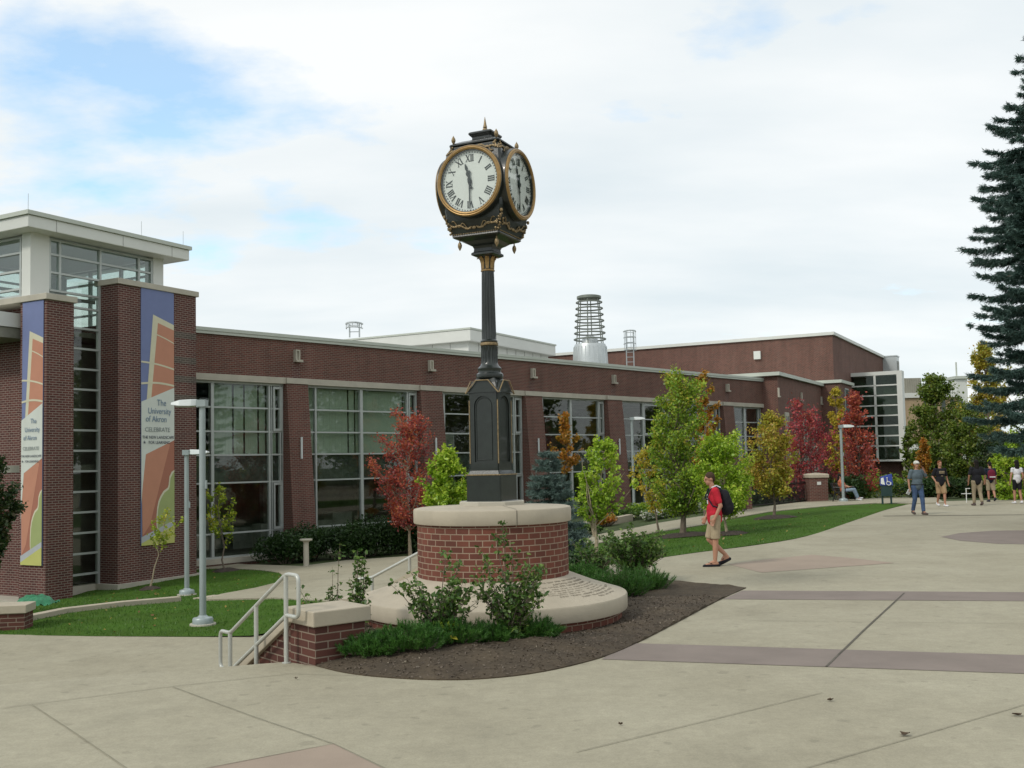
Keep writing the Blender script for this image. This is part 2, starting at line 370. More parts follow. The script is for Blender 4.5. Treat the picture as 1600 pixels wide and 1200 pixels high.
def sheet(name, poly, hf, step, m, skirt=0, jit=0, parent=None):
    pts = [Vector(p) for p in poly]; n = len(pts)
    # refine boundary
    B = []
    for i in range(n):
        a = pts[i]; b = pts[(i + 1) % n]; k = max(1, int((b - a).length / (step * 1.5)))
        for j in range(k): B.append(a.lerp(b, j / k))
    nb = len(B); xs = [p.x for p in B]; ys = [p.y for p in B]; V = list(B); rr = random.Random(5)
    bp = [(p.x, p.y) for p in B]
    x = min(xs) + step / 2
    while x < max(xs):
        y = min(ys) + step / 2
        while y < max(ys):
            if inside(x, y, bp): V.append(Vector((x + rr.uniform(-jit, jit), y + rr.uniform(-jit, jit))))
            y += step
        x += step
    vo, eo, fo, _, _, _ = delaunay_2d_cdt(V, [(i, (i + 1) % nb) for i in range(nb)], [], 1, 1e-5)
    vs = [(p.x, p.y, hf(p.x, p.y)) for p in vo]; m_ = MB().add(vs, [tuple(f) for f in fo], True)
    if skirt:
        s = [(p.x, p.y, hf(p.x, p.y)) for p in B]; q = [(a, b, c - skirt) for a, b, c in s]
        m_.add(s + q, [(i, nb + i, nb + (i + 1) % nb, (i + 1) % nb) for i in range(nb)])
    o = m_.build(name, m, parent)
    return o
# --- materials of the ground
def concretemat():
    m, t, b = newmat('plaza_concrete'); b.inputs['Roughness'].default_value = .82; b.inputs['Specular IOR Level'].default_value = .3
    co = t.nodes.new('ShaderNodeTexCoord')
    def nz(s, d, r=.6):
        n = t.nodes.new('ShaderNodeTexNoise'); n.inputs['Scale'].default_value = s; n.inputs['Detail'].default_value = d; n.inputs['Roughness'].default_value = r; t.links.new(co.outputs['Object'], n.inputs['Vector']); return n
    a = nz(.35, 6, .6); c = nz(3.5, 8, .7); g = nz(60, 6, .8)
    r1 = t.nodes.new('ShaderNodeValToRGB'); t.links.new(a.outputs[0], r1.inputs[0]); e = r1.color_ramp.elements
    e[0].position = .32; e[0].color = (.298, .270, .194, 1); e[1].position = .68; e[1].color = (.374, .345, .256, 1)
    def mul(src, nn, lo, hi, p0=.35, p1=.65):
        mr = t.nodes.new('ShaderNodeMapRange'); mr.inputs[1].default_value = p0; mr.inputs[2].default_value = p1; mr.inputs[3].default_value = lo; mr.inputs[4].default_value = hi; t.links.new(nn.outputs[0], mr.inputs[0])
        cc = t.nodes.new('ShaderNodeCombineXYZ'); [t.links.new(mr.outputs[0], cc.inputs[i]) for i in range(3)]
        mu = t.nodes.new('ShaderNodeMix'); mu.data_type = 'RGBA'; mu.blend_type = 'MULTIPLY'; mu.inputs[0].default_value = 1
        t.links.new(src, mu.inputs[6]); t.links.new(cc.outputs[0], mu.inputs[7]); return mu.outputs[2]
    f2 = nz(14, 8, .8); o = mul(r1.outputs[0], c, .92, 1.05); o = mul(o, g, .86, 1.13); o = mul(o, f2, .94, 1.05); gum = nz(5.5, 1, .3); o = mul(o, gum, 1.0, .86, .70, .73); st = nz(1.1, 3, .4); o = mul(o, st, .90, 1.0, .25, .42)
    t.links.new(o, b.inputs['Base Color'])
    bn = t.nodes.new('ShaderNodeBump'); bn.inputs['Strength'].default_value = .25; bn.inputs['Distance'].default_value = .01; t.links.new(g.outputs[0], bn.inputs['Height']); t.links.new(bn.outputs[0], b.inputs['Normal'])
    return m
M_['concrete'] = concretemat()
M_['paver'] = mat('purple_brown_paver', (.215, .178, .155), .85, var=.12, vs=1.3, bump=.2, bs=80, detail=9)
M_['paver_red'] = mat('faded_red_paver', (.315, .25, .195), .85, var=.08, vs=1.3, bump=.2, bs=80, detail=9)
M_['joint'] = mat('joint_filler', (.11, .10, .08), .9, var=.3, vs=5)
M_['joint_soft'] = mat('sawn_joint', (.235, .218, .16), .9, var=.2, vs=3)
def grassmat(name, a, b_):
    m, t, b = newmat(name); b.inputs['Roughness'].default_value = .95; b.inputs['Specular IOR Level'].default_value = .1
    co = t.nodes.new('ShaderNodeTexCoord'); n1 = t.nodes.new('ShaderNodeTexNoise'); n1.inputs['Scale'].default_value = .8; n1.inputs['Detail'].default_value = 10; n1.inputs['Roughness'].default_value = .75
    t.links.new(co.outputs['Object'], n1.inputs['Vector']); r = t.nodes.new('ShaderNodeValToRGB'); t.links.new(n1.outputs[0], r.inputs[0])
    e = r.color_ramp.elements; e[0].position = .3; e[0].color = (a[0] * 1.2, a[1] * .85, a[2], 1); e[1].position = .68; e[1].color = (*b_, 1); t.links.new(r.outputs[0], b.inputs['Base Color'])
    n2 = t.nodes.new('ShaderNodeTexNoise'); n2.inputs['Scale'].default_value = 45; n2.inputs['Detail'].default_value = 4; t.links.new(co.outputs['Object'], n2.inputs['Vector'])
    bn = t.nodes.new('ShaderNodeBump'); bn.inputs['Strength'].default_value = .8; bn.inputs['Distance'].default_value = .04; t.links.new(n2.outputs[0], bn.inputs['Height']); t.links.new(bn.outputs[0], b.inputs['Normal'])
    return m
M_['grass'] = grassmat('lawn_grass', (.040, .100, .012), (.068, .150, .020))
M_['ground'] = mat('ground_cover', (.05, .07, .025), 1, var=.4, vs=.5, bump=.6, bs=12)
M_['blade'] = leafmat('grass_blades', [(.038, .10, .010), (.065, .155, .018), (.10, .20, .03)], .35)
# --- plaza outline
NOS = G(447, 1034); NOD = (G(335, 1043) - NOS); NOD.z = 0; NOD.normalize()
PC = G(493, 1041)                      # corner of the stair pier
RD = Vector((-.64, .77, 0)).normalized()   # direction in which the stairs go down
bedfront = curve([xy(G(*p)) for p in [(493, 1041), (540, 1052), (600, 1059), (680, 1063), (760, 1061), (850, 1050), (940, 1028), (1000, 1003), (1060, 972), (1120, 940), (1166, 919)]], 4)
bedback = [xy(G(*p)) for p in [(1166, 919), (1100, 912), (1050, 908), (1010, 904), (975, 899), (935, 895)]]
lawnedge = curve([xy(G(*p)) for p in [(940, 884), (985, 879), (1030, 872), (1100, 862), (1180, 852), (1260, 838), (1330, 815), (1390, 795), (1427, 786.5)]], 4)
farL = G(1452, 783.5); 
nosL = NOS + NOD * 14
plaza = [xy(nosL), xy(NOS), bedfront[0]] + bedfront[1:] + bedback[1:] + lawnedge + [xy(farL), (26.5, 44.5), (60, 43), (60, -8), (nosL.x, -8)]
plaza_far = [(p[0], p[1]) for p in plaza]
def fl(z): return lambda x, y: z
o = sheet('plaza', plaza, fl(0.0), 3.0, 'concrete', skirt=.5); tag(o, kind='structure')
# grass-edge strip, bands, patches and joints lie as thin sheets
def strip_px(name, pts, z, m):
    poly = [xy(G(*p)) for p in pts]; o = sheet(name, poly, fl(z), 4.0, m); return tag(o, kind='structure')
strip_px('paver_band', [(940, 1030.5), (981, 1005), (1600, 1024), (1900, 1034), (1980, 1066), (1600, 1053)], .004, 'paver')
strip_px('paver_band', [(1130, 936.5), (1160, 923), (1600, 925.5), (1900, 928), (1900, 943), (1600, 939.5)], .004, 'paver')
strip_px('paver_patch', [(1138, 882), (1200, 874), (1268, 867), (1330, 872), (1398, 880), (1300, 887), (1190, 895)], .004, 'paver_red')
strip_px('paver_patch', [(1470, 839), (1500, 833), (1550, 829.5), (1640, 828), (1720, 832), (1760, 838), (1720, 846), (1640, 851), (1560, 850), (1500, 845)], .004, 'paver')
strip_px('paver_patch', [(310, 1203), (521, 1163), (640, 1222), (480, 1290), (200, 1290)], .004, 'paver_red')
def joint(pts, wid=.008, m='joint_soft', z=.008):
    P = [G(*p) for p in pts]; mb = MB()
    for a, b in zip(P, P[1:]):
        d = (b - a); d.z = 0; d.normalize(); q = Vector((-d.y, d.x, 0)) * wid / 2
        mb.add([(a - q)[:2] + (z,), (b - q)[:2] + (z,), (b + q)[:2] + (z,), (a + q)[:2] + (z,)], [(0, 1, 2, 3)])
    return mb
J = MB()
def addj(*a, **k):
    global J
    m_ = joint(*a, **k); J.add(m_.v, m_.f)
for p in [[(0, 1108), (50, 1101), (270, 1073), (450, 1053.5), (560, 1056)], [(50, 1102), (120, 1148), (200, 1203)], [(270, 1074), (400, 1122), (521, 1163), (640, 1220)], [(310, 1204), (521, 1163)],
          [(1259, 1201), (1430, 1152), (1600, 1102)], [(900, 1176), (1100, 1128), (1285, 1083)], [(1170, 970), (1600, 975)], 
          [(1150, 897), (1600, 904)]]: addj(p)
tag(J.build('paving_joints', 'joint_soft'), kind='structure')
J = MB(); addj([(1291, 1042.5), (1350, 985), (1413, 927)], wid=.022); addj([(1380, 806.5), (1600, 804.5), (1900, 801)], wid=.16)  # diagonal expansion joint, and a wide dark line across the far paving
tag(J.build('joint_and_dark_line', 'joint'), kind='structure')
# --- terrain under everything
lowblock = [xy(NOS + NOD * 15), xy(NOS + NOD * -.8), xy(NOS + NOD * -.8 + RD * 3.0), xy(NOS + RD * 4.5 + NOD * 1.5), xy(NOS + NOD * 15 + RD * 4)]
lowpath_ = [xy(G(px_, 988, -.9)) for px_ in (470, 300, 100, -300)] + [xy(NOS + NOD * 16), xy(NOS + NOD * -1)]
def hb(x, y):
    z = h(x, y) - .05
    if inside(x, y, plaza_far): z = min(z, -.12)
    if inside(x, y, lowblock) or inside(x, y, lowpath_): z = min(z, -1.15)
    return z
g = MB(); xs = np.concatenate([np.arange(-1200, -100, 220), np.arange(-100, -24, 12), np.arange(-24, 44, 1.0), np.arange(44, 100, 12), np.arange(100, 1201, 220)])
ys = np.concatenate([np.arange(-900, -60, 210), np.arange(-60, 6, 8), np.arange(6, 70, 1.0), np.arange(70, 130, 10), np.arange(130, 2000, 260)])
vs_ = [(x, y, hb(x, y)) for y in ys for x in xs]; nx = len(xs)
g.add(vs_, [(j * nx + i, j * nx + i + 1, (j + 1) * nx + i + 1, (j + 1) * nx + i) for j in range(len(ys) - 1) for i in range(nx - 1)], True)
tag(g.build('ground', 'ground'), kind='structure')
hz = lambda d: (lambda x, y: h(x, y) + d)
# lower path in front of the left lawn
lowpath = [xy(T(*p)) for p in [(-260, 1000), (0, 993), (150, 994.5), (300, 995.5), (392, 994), (440, 985), (470, 975)]] + [xy(PC + Vector((0.3, 1.6, 0))), xy(PC + Vector((.1, .4, 0))), xy(NOS + Vector((.2, -.3, 0))), xy(NOS + NOD * 14 + Vector((0, -.3, 0)))]
o = sheet('lower_path', lowpath, fl(-.9), 1.5, 'concrete', skirt=.1); tag(o, kind='structure')
_pl = [xy(T(*p)) for p in [(318, 939), (345, 930), (400, 920), (432, 912), (446, 903), (436, 896), (405, 892), (350, 889), (306, 891), (300, 884), (330, 880), (385, 883), (470, 886), (540, 877), (600, 873), (660, 869), (760, 866), (880, 858)]]
_pr = [xy(T(*p)) for p in [(913, 841), (957, 832), (998, 825), (1031, 818), (1100, 807), (1160, 797), (1235, 787.5), (1290, 782.5), (1400, 778.5), (1460, 778)]]
_pb = [xy(T(*p)) for p in [(1475, 786), (1427, 787.5), (1370, 787), (1300, 791), (1200, 801), (1150, 810), (1100, 821), (1031, 832), (957, 846), (900, 856), (820, 880), (700, 905), (600, 935), (520, 942), (430, 936)]]
pathpoly = _pl + _pr + _pb
o = sheet('garden_path', pathpoly, hz(.035), 1.2, 'concrete', skirt=.12); tag(o, kind='structure')
# lawns
lawnL = [xy(T(*p)) for p in [(-250, 1000), (0, 993.5), (150, 995), (300, 996), (392, 994.5), (440, 986), (500, 965), (560, 945), (520, 942), (430, 937), (318, 940), (345, 930), (400, 920), (432, 912), (446, 903), (436, 896), (405, 892), (350, 889), (306, 891), (250, 893), (187, 908), (120, 930), (60, 945), (-250, 950)]]
o = sheet('lawn', lawnL, hz(.015), 1.0, 'grass'); tag(o, kind='structure')
lawnR = [xy(T(*p)) for p in [(1427, 787.6), (1370, 787.2), (1300, 791.2), (1200, 801.2), (1150, 810.2), (1100, 821.2), (1031, 832.2), (957, 846.2), (900, 856.2), (820, 880.2), (700, 905.2), (600, 935), (580, 960)]] + [(-1.5, 15.2), (.2, 15.4), (1.2, 15.2)] + [(a, b + .01) for a, b in lawnedge]
o = sheet('lawn', lawnR, hz(.012), 1.0, 'grass'); tag(o, kind='structure')
# grass blades where the lawns are near enough to show them
rng = np.random.default_rng(3)
def blade_field(polys, n, L0=.05, skip=None, ymax=99):
    C = []
    for poly in polys:
        P = np.array(poly); lo = P.min(0); hi = np.minimum(P.max(0), [99, ymax]); cnt = 0
        while cnt < n:
            q = rng.uniform(lo, hi)
            if q[0] < -14 or rng.random() > min(1, (20 / max(8, q[1])) ** 1.5): 
                cnt += .2; continue
            if inside(q[0], q[1], poly): C.append((q[0], q[1], h(*q) + .012))
            cnt += 1
    return np.array(C)
C = blade_field([lawnL, lawnR], 26000, ymax=36)
D = rng.normal(size=(len(C), 3)) * .45; D[:, 2] = 1; D /= np.linalg.norm(D, axis=1)[:, None]
V = blades(C, D, rng.uniform(.03, .07, (len(C), 1)), .016, rng)
tag(quads_obj('grass', V, 'blade'), 'short green lawn grass beside the paved walks', 'grass', kind='stuff')
Cl = []
for k in range(9000):
    pl_ = lawnL if rng.random() < .5 else lawnR; P_ = np.array(pl_); q = rng.uniform(np.maximum(P_.min(0), [-16, 8]), np.minimum(P_.max(0), [20, 42]))
    if len(Cl) < 240 and inside(q[0], q[1], pl_): Cl.append((q[0], q[1], h(*q) + .045))
M_['litter'] = leafmat('leaf_litter', [(.20, .12, .03), (.32, .24, .05), (.16, .07, .03), (.36, .30, .08)], .2)
tag(quads_obj('leaf_litter', leaves(np.array(Cl), .07, rng, .7, 1.5), 'litter'), 'scattered small fallen leaves on the lawns', 'fallen leaves', kind='stuff')
# --- planting bed of bare soil round the clock
PLC = YD(770, 840, 13.5); PLC.z = 0
bed = bedfront + bedback[1:] + [(1.4, 15.0), (.2, 15.6), (-1.2, 15.3), (-2.0, 14.2), (-2.3, 12.6), xy(PC + RD * .5 + Vector((.1, 0, 0)))]
bede = [Vector(p) for p in bedfront + bedback]
def hbed(x, y):
    d = min((Vector((x, y)) - e).length for e in bede)
    r = math.hypot(x - PLC.x, y - PLC.y)
    return .012 + .10 * min(1, d / .9) ** .8 * (1 - 1.1 * max(0, min(1, (2.5 - r) / .8))) * (1 if y < 13.5 else max(0, 1 - (y - 13.5) / 1.5)) + .03 * noise.noise(Vector((x * 2.2, y * 2.2, 0))) * min(1, d * 3) + .02 * noise.noise(Vector((x * 9, y * 9, 3))) * min(1, d * 5)
o = sheet('planting_bed', bed, hbed, .10, 'soil', skirt=.25, jit=.03); tag(o, kind='structure')
n = 9000; C = []
while len(C) < n:
    q = (rng.uniform(-2.4, 4.4), rng.uniform(9.3, 15))
    if inside(q[0], q[1], bed): C.append((q[0], q[1], hbed(*q) + .008))
C = np.array(C)
M_['chip'] = leafmat('bark_chips', [(.035, .026, .02), (.085, .065, .048), (.13, .10, .075), (.10, .08, .06), (.26, .22, .16)], 0)
tag(quads_obj('soil_chips', leaves(C, .032, rng, .45, 1.2), 'chip'), 'crumbs of bark and dry leaf on the bare soil of the bed', 'mulch', kind='stuff')
# --- stairs going down behind the nosing
st = MB(); 
for k in range(6):
    a = NOS + RD * (.02 + .3 * k); b = NOS + RD * (.32 + .3 * k); z = -.15 * (k + 1)
    A = [a + NOD * -.6, a + NOD * 13.5, b + NOD * 13.5, b + NOD * -.6]
    st.hexa([(p.x, p.y, -1.2) for p in A], [(p.x, p.y, z) for p in A])
tag(st.build('stairs', 'concrete'), kind='structure')
# ================================================================== MAIN BRICK BUILDING (frame: x along the wall, -y towards the plaza)
WA = YD(304, 580, 35); WA.z = 0
AU = Vector((.684, .729, 0)).normalized(); AANG = math.atan2(AU.y, AU.x)
def WS(px, py=640):
    d = ray(px, py); # intersect vertical plane
    n = Vector((AU.y, -AU.x, 0)); t = (WA - CAM).dot(n) / d.dot(n); p = CAM + d * t
    return (p - WA).dot(AU), p.z
def bars(mb, xs, zs, x0, x1, z0, z1, y0, y1, w=.07, hw=.05):
    for x in xs: mb.box(x - w / 2, x + w / 2, y0, y1, z0, z1)
    for z in zs: mb.box(x0, x1, y0 + .012, y1 - .012, z - hw / 2, z + hw / 2)
main = thing('brick_building', 'long low red brick building with tall gridded windows between sloping brick buttresses', 'building', (WA.x, WA.y, 0), AANG)
L_ = WS(1193)[0]
ZT, ZC, ZL1, ZL0 = 6.9, 6.68, 5.3, 5.07
ROWS = [4.15, 3.30, 2.47, 1.49, -.27]; ZS = -1.12
MB().box(-3, L_, 0, .4, ZL1, ZC).box(-3, -2.6, .4, 22, -2, ZC).box(L_ - .4, L_, .4, 22, -2, ZC).box(-3, L_, 22, 22.4, -2, ZC).box(-3, L_, -.02, .38, -2, -1.3).build('wall', 'brick', main)
MB().box(-3.05, L_ + .05, -.09, .6, ZC, ZC + .1).box(-3.05, L_ + .05, -.12, .6, ZC + .103, ZT).build('coping', 'coping', main)
MB().box(-3, L_ + .02, -.06, .36, ZL0, ZL1).build('lintel', 'stone', main)
MB().box(-3, L_, -.06, .4, -1.3, -1.12).build('sill', 'stone', main)
MB().box(-2.9, L_, .61, 22, 6.45, 6.52).build('roof', 'roof', main)
it = MB().box(-2.55, L_ - .45, 6.2, 6.3, -1.2, 5.3).box(-2.55, L_ - .45, .8, 6.2, 5.0, 5.25).box(-2.55, L_ - .45, .45, 6.2, 1.6, 2.3).box(-2.55, L_ - .45, .45, 6.2, -1.4, -1.1)
it.build('interior', 'interior', main)
rr = random.Random(11)
for k in range(26):
    x = rr.uniform(-2, 20); y = rr.uniform(.9, 4.5); z0 = rr.choice([-1.1, -1.1, 2.3]); w_ = rr.uniform(.5, 1.6); MB().box(x, x + w_, y, y + .6, z0 + .0, z0 + .75 + rr.uniform(0, .5)).build('furniture', 'interior_light', main)
for k in range(9): MB().box(k * 2.5 - 1, k * 2.5 - .7, 5.8, 6.1, -1.1, 1.6).build('inner_column', 'interior_light', main)
piers = [(446, 479), (655, 689), (819, 845), (947, 970), (1048, 1068), (1128, 1144)]
PX = [(WS(a)[0], WS(b)[0]) for a, b in piers]
for i, (a, b) in enumerate(PX):
    m_ = MB(); yt, yb = -.10, -.62; w2 = .05
    m_.hexa([(a - w2, yb, -1.9), (b + w2, yb, -1.9), (b + w2, .4, -1.9), (a - w2, .4, -1.9)], [(a, yt, ZL0), (b, yt, ZL0), (b, .4, ZL0), (a, .4, ZL0)])
    o = m_.build('buttress', 'brick', main)
    MB().box(a - .02, b + .02, -.14, -.06, ZL0 + .01, ZL1 - .01).build('buttress_cap', 'stone', main)
    c = (a + b) / 2
    # slim tube light on the buttress and the block light above it
    zz = 2.2; yy = -.10 - .52 * (ZL0 - zz) / (ZL0 + 1.9)
    t = MB(); t.tube([(c, yy - .02, 2.3), (c, yy - .02 , 3.1)], .04, 8).box(c - .012, c + .012, yy - .02, yy + .14, 2.4, 2.43).box(c - .012, c + .012, yy - .02, yy + .2, 2.95, 2.98)
    t.build('tube_light', 'fixture', main)
    MB().box(c - .10, c - .045, -.16, 0, 5.98, 6.36).box(c + .045, c + .10, -.16, 0, 5.98, 6.36).box(c - .045, c + .045, -.16, 0, 6.30, 6.36).box(c - .045, c + .045, -.10, 0, 5.98, 6.30).box(c - .1, c + .2, -.20, 0, 5.90, 5.98).build('wall_light', 'stone', main)
    MB().box(c - .18, c + .18, -.006, .1, ZL1 + .004, 5.89).build('brick_stain', 'brick_dark', main)
edges = [-2.55] + [v for ab in PX for v in ab] + [L_ - .1]
mull = [[(335, .11), (424, .07), (427.5, .03), (441, .05)], [(484, .05), (496.5, .07), (568, .13), (640, .08), (653.5, .05)], [(697, .09), (752, .13), (806, .07), (816.5, .06)], [(851, .08), (895, .14), (938, .08), (945.5, .05)],
        [(973, .06), (1008, .14), (1041, .07)], [(1072, .08), (1098, .14), (1122, .07)], [(1166, .16), (1188, .07)]]
for i in range(7):
    a, b = edges[2 * i], edges[2 * i + 1]
    wd = MB().box(a, b, .13, .30, -1.13, -1.06).box(a, b, .13, .30, ZL0 - .08, ZL0 - .002).build('window', 'alu', main)
    fr = MB(); xs = []
    for px, ww in mull[i]:
        x = WS(px)[0]; xs.append(x); fr.box(x - ww / 2, x + ww / 2, .12, .26, -1.06, ZL0 - .08)
    fr.box(a, a + .05, .14, .26, -1.06, ZL0 - .08).box(b - .05, b, .14, .26, -1.06, ZL0 - .08)
    for z in ROWS: fr.box(a + .05, b - .05, .15, .24, z - .028, z + .028)
    # narrow opening vents in the side light
    vx0, vx1 = xs[-2], b - .05
    if i < 5:
        for z0, z1 in ((3.33, 4.96), (-.24, 1.45)):
            fr.box(vx0 + .06, vx0 + .12, .10, .2, z0, z1).box(vx1 - .08, vx1, .10, .2, z0, z1).box(vx0 + .12, vx1 - .08, .10, .2, z1 - .09, z1).box(vx0 + .12, vx1 - .08, .10, .2, z0, z0 + .09)
    fr.build('frame', 'alu', wd)
    MB().box(a + .02, b - .02, .19, .20, -1.06, ZL0 - .08).build('pane', 'glass', wd)
    MB().box(a + .02, b - .02, .28, .32, 1.52, 2.44).build('spandrel', 'spandrel', wd)
    if i < 2:
        bl = MB(); x = a + .1 + (2.8 if i == 0 else .1)
        cuts = [WS(p)[0] for p in ([333, 372.5, 390, 412, 424, 441] if i == 0 else [484, 552.5, 563, 571, 638, 654])]
        for j in range(len(cuts) - 1):
            x0, x1 = cuts[j] + .035, cuts[j + 1] - .035
            m = 14
            for k in range(m):
                xa = x0 + (x1 - x0) * k / m; xb = x0 + (x1 - x0) * (k + 1) / m
                bl.box(xa, xb, .36 + .004 * (k % 2), .375 + .004 * (k % 2), 2.5, 4.98)
        bl.build('blind', 'blind', wd)
# ================================================================== SECOND DIRECTION OF BUILDING
BU = Vector((.486, .874, 0)).normalized(); BV = Vector((-BU.y, BU.x, 0)); BANG = math.atan2(BU.y, BU.x)
def frameB(p): return (p.x, p.y, 0), BANG
# stepped block at the end of the long wall
pc = YD(1215, 600, 62.6); loc, a_ = frameB(pc)
blk = thing('brick_block', 'brick block with four narrow windows, at the far end of the long windowed wall', 'building', loc, a_)
MB().box(0, 13.2, 0, .4, -2, 7.0).box(0, .4, .4, 8, -2, 7.0).box(12.8, 13.2, .4, 8, -2, 7).box(0, 13.2, 8, 8.4, -2, 7).build('wall', 'brick', blk)
MB().box(-.3, 13.3, -.2, 8.6, 7.0, 7.22).build('coping', 'coping', blk)
for k, px in enumerate((1229, 1243.5, 1257, 1272)):
    d = ray(px, 660); n = Vector((BU.y, -BU.x, 0)); t = (pc - CAM).dot(n) / d.dot(n); x = ((CAM + d * t) - pc).dot(BU)
    wd = MB().box(x - .5, x + .5, -.06, -.002, 4.55, 4.8).box(x - .5, x - .38, -.06, -.002, 1.0, 4.55).box(x + .38, x + .5, -.06, -.002, 1.0, 4.55).box(x - .38, x + .38, -.05, -.002, 2.7, 2.8).box(x - .38, x + .38, -.05, -.002, 1.0, 1.1).build('window', 'stone', blk)
    MB().box(x - .38, x + .38, -.03, -.002, 1.1, 4.55).build('pane', 'spandrel', wd)
for px in (1215.5, 1251, 1282):
    d = ray(px, 615); n = Vector((BU.y, -BU.x, 0)); t = (pc - CAM).dot(n) / d.dot(n); x = ((CAM + d * t) - pc).dot(BU)
    MB().box(x - .07, x + .07, -.10, 0, 5.75, 6.25).box(x - .07, x + .16, -.14, 0, 5.67, 5.75).build('wall_light', 'stone', blk)
# tall block behind
pt = YD(1301, 540, 73.2); loc, a_ = frameB(pt)
tall = thing('brick_hall', 'tall plain brick hall with thin white roof edge rising behind the low building', 'building', loc, a_)
MB().box(0, 24, 0, 28, -2, 10.7).build('wall', 'brick', tall)
MB().box(-.15, 24.2, -.15, 28.2, 10.7, 10.92).box(23.6, 24.25, -.2, .0, 6.5, 10.7).build('roof_edge', 'white', tall)
MB().box(-.5, 3.8, -.5, -.01, -2, 7.2).box(-.5, -.01, -.01, 3, -2, 7.2).build('lower_wall', 'brick', tall)
MB().box(-.65, 4.0, -.65, 0.0, 7.2, 7.42).box(-.65, 0.0, 0, 3.2, 7.2, 7.42).build('band', 'coping', tall)
wd = MB().box(1.0, 2.3, -.56, -.505, 5.0, 6.9).build('window', 'alu', tall); MB().box(1.1, 2.2, -.58, -.565, 5.1, 6.8).build('pane', 'spandrel', wd)
MB().box(-.2, 0, 5.2, 5.7, 9.3, 9.9).build('wall_light', 'white', tall)
# the glazed bay: hollow box of glass and white frame
gb = YD(1328, 620, 78.8); loc, a_ = frameB(gb)
box = thing('glass_bay', 'white framed glass stair bay above a dark entrance at the end of the hall', 'building', loc, a_)
W_ = 3.75; D_ = 1.0; Z0, Z1 = 1.55, 8.35        # front face is local x=0, running along -y
fr = MB().box(-.12, D_, -W_ - .1, .1, Z1 - .28, Z1).box(-.12, D_, -W_ - .1, .1, Z0 - .02, Z0 + .12)
fr.box(-.12, .1, -.12, .1, Z0 + .12, Z1 - .28).box(-.12, .12, -W_ - .1, -W_ + .28, Z0 + .12, Z1 - .28).box(-.1, .05, -W_ / 2 - .08, -W_ / 2 + .08, Z0 + .12, Z1 - .28)
for k, z in enumerate(np.linspace(Z0 + 1.15, Z1 - 1.05, 7)): fr.box(-.1, .05, -W_ + .28, -.12, z - .05, z + .05)
fr.box(.12, D_, -W_ - .09, -W_ + .05, Z0 + .12, Z1 - .28)
fr.build('frame', 'white', box)
MB().box(-.02, .0, -W_ + .2, 0, Z0 + .1, Z1 - .2).build('pane', 'glass_dark', box)
MB().box(D_ - .1, D_, -W_ + .1, 0, Z0 + .12, Z1 - .3).box(.2, D_ - .1, -W_ + .1, 0, 4.9, 5.0).box(.2, D_ - .1, -.12, -.02, Z0 + .12, Z1 - .3).build('interior', 'interior', box)
MB().box(.0, D_, -.4, 0, -2, Z0).box(.85, D_, -W_, -.4, -2, Z0).box(0.3, D_ - .16, -W_, -W_ + .1, -2, Z0).build('wall', 'brick_dark', box)
MB().tube([(.0, -W_ - .02, -1.5), (0, -W_ - .02, Z0)], .11, 10).build('column', 'stone', box)
# roof plant on the tall hall
e = YD(1392, 570, 92); o = thing('roof_unit', 'small pale box at the far roof edge of the tall brick hall', 'roof unit', (e.x, e.y, 9.5), BANG)
MB().box(-.7, .7, -.6, .6, -1.5, 1.3).box(-.75, .75, -.65, .65, 1.3, 1.4).build('casing', 'galv', o); MB().box(-.5, .5, -.64, -.605, -.4, .9).build('grille', 'roof', o)
# white penthouse on the long building
pw = YD(735, 530, 56.9); loc, a_ = frameB(pw)
pen = thing('penthouse', 'white metal clad roof storey standing on the long brick building behind the clock post', 'roof storey', loc, a_)
MB().box(.35, 10.2, .35, 12, 6.6, 8.85).build('wall', 'white', pen)
MB().box(0, 10.6, 0, 12.4, 8.85, 9.5).build('fascia', 'white', pen, bev=.03)
MB().box(-.04, 10.65, -.04, 12.4, 9.5, 9.6).build('roof_edge', 'coping', pen)
sm_ = MB()
for k in range(1, 9): sm_.box(.35 + k * 1.1, .36 + k * 1.1 + .02, .33, .349, 6.6, 8.84)
for k in range(1, 9): sm_.box(.33, .349, .35 + k * 1.2, .37 + k * 1.2, 6.6, 8.84)
sm_.build('panel_seam', 'roof', pen)
# ring stack
rs = YD(922, 540, 60); rs.z = 6.5
rg = thing('ring_tower', 'open tower of steel hoops on a round metal drum, right of the clock', 'roof sculpture', (rs.x, rs.y, 6.5))
dm = MB().lathe([(1.08, 0), (1.02, 1.5), (.96, 2.2), (.90, 2.35), (.5, 2.42), (.44, 2.75), (.2, 2.85)], 40)
dm.build('drum', 'galv', rg)
ri = MB()
for k in range(26):
    a = 2 * math.pi * k / 26; ri.tube([(1.085 * math.cos(a), 1.085 * math.sin(a), 0), (.97 * math.cos(a), .97 * math.sin(a), 2.2)], .022, 5)
ri.build('drum_rib', 'galv', rg)
M_['hoop'] = mat('weathered_hoop_steel', (.20, .22, .19), .5, .4)
for k in range(6):
    a = 2 * math.pi * k / 6 + .3; MB().tube([(.86 * math.cos(a), .86 * math.sin(a), 2.1), (.62 * math.cos(a), .62 * math.sin(a), 5.1)], .03, 6).build('upright', 'hoop', rg)
for k in range(7):
    z = 2.65 + k * .365; r = .92 - .20 * k / 7; n = 36
    MB().tube([(r * math.cos(2 * math.pi * j / n), r * math.sin(2 * math.pi * j / n), z) for j in range(n + 1)], .046, 6, cap=False).build('hoop', 'hoop', rg)
MB().lathe([(.6, 5.02), (.72, 5.06), (.72, 5.2), (.6, 5.24)], 36).build('top_disc', 'hoop', rg)
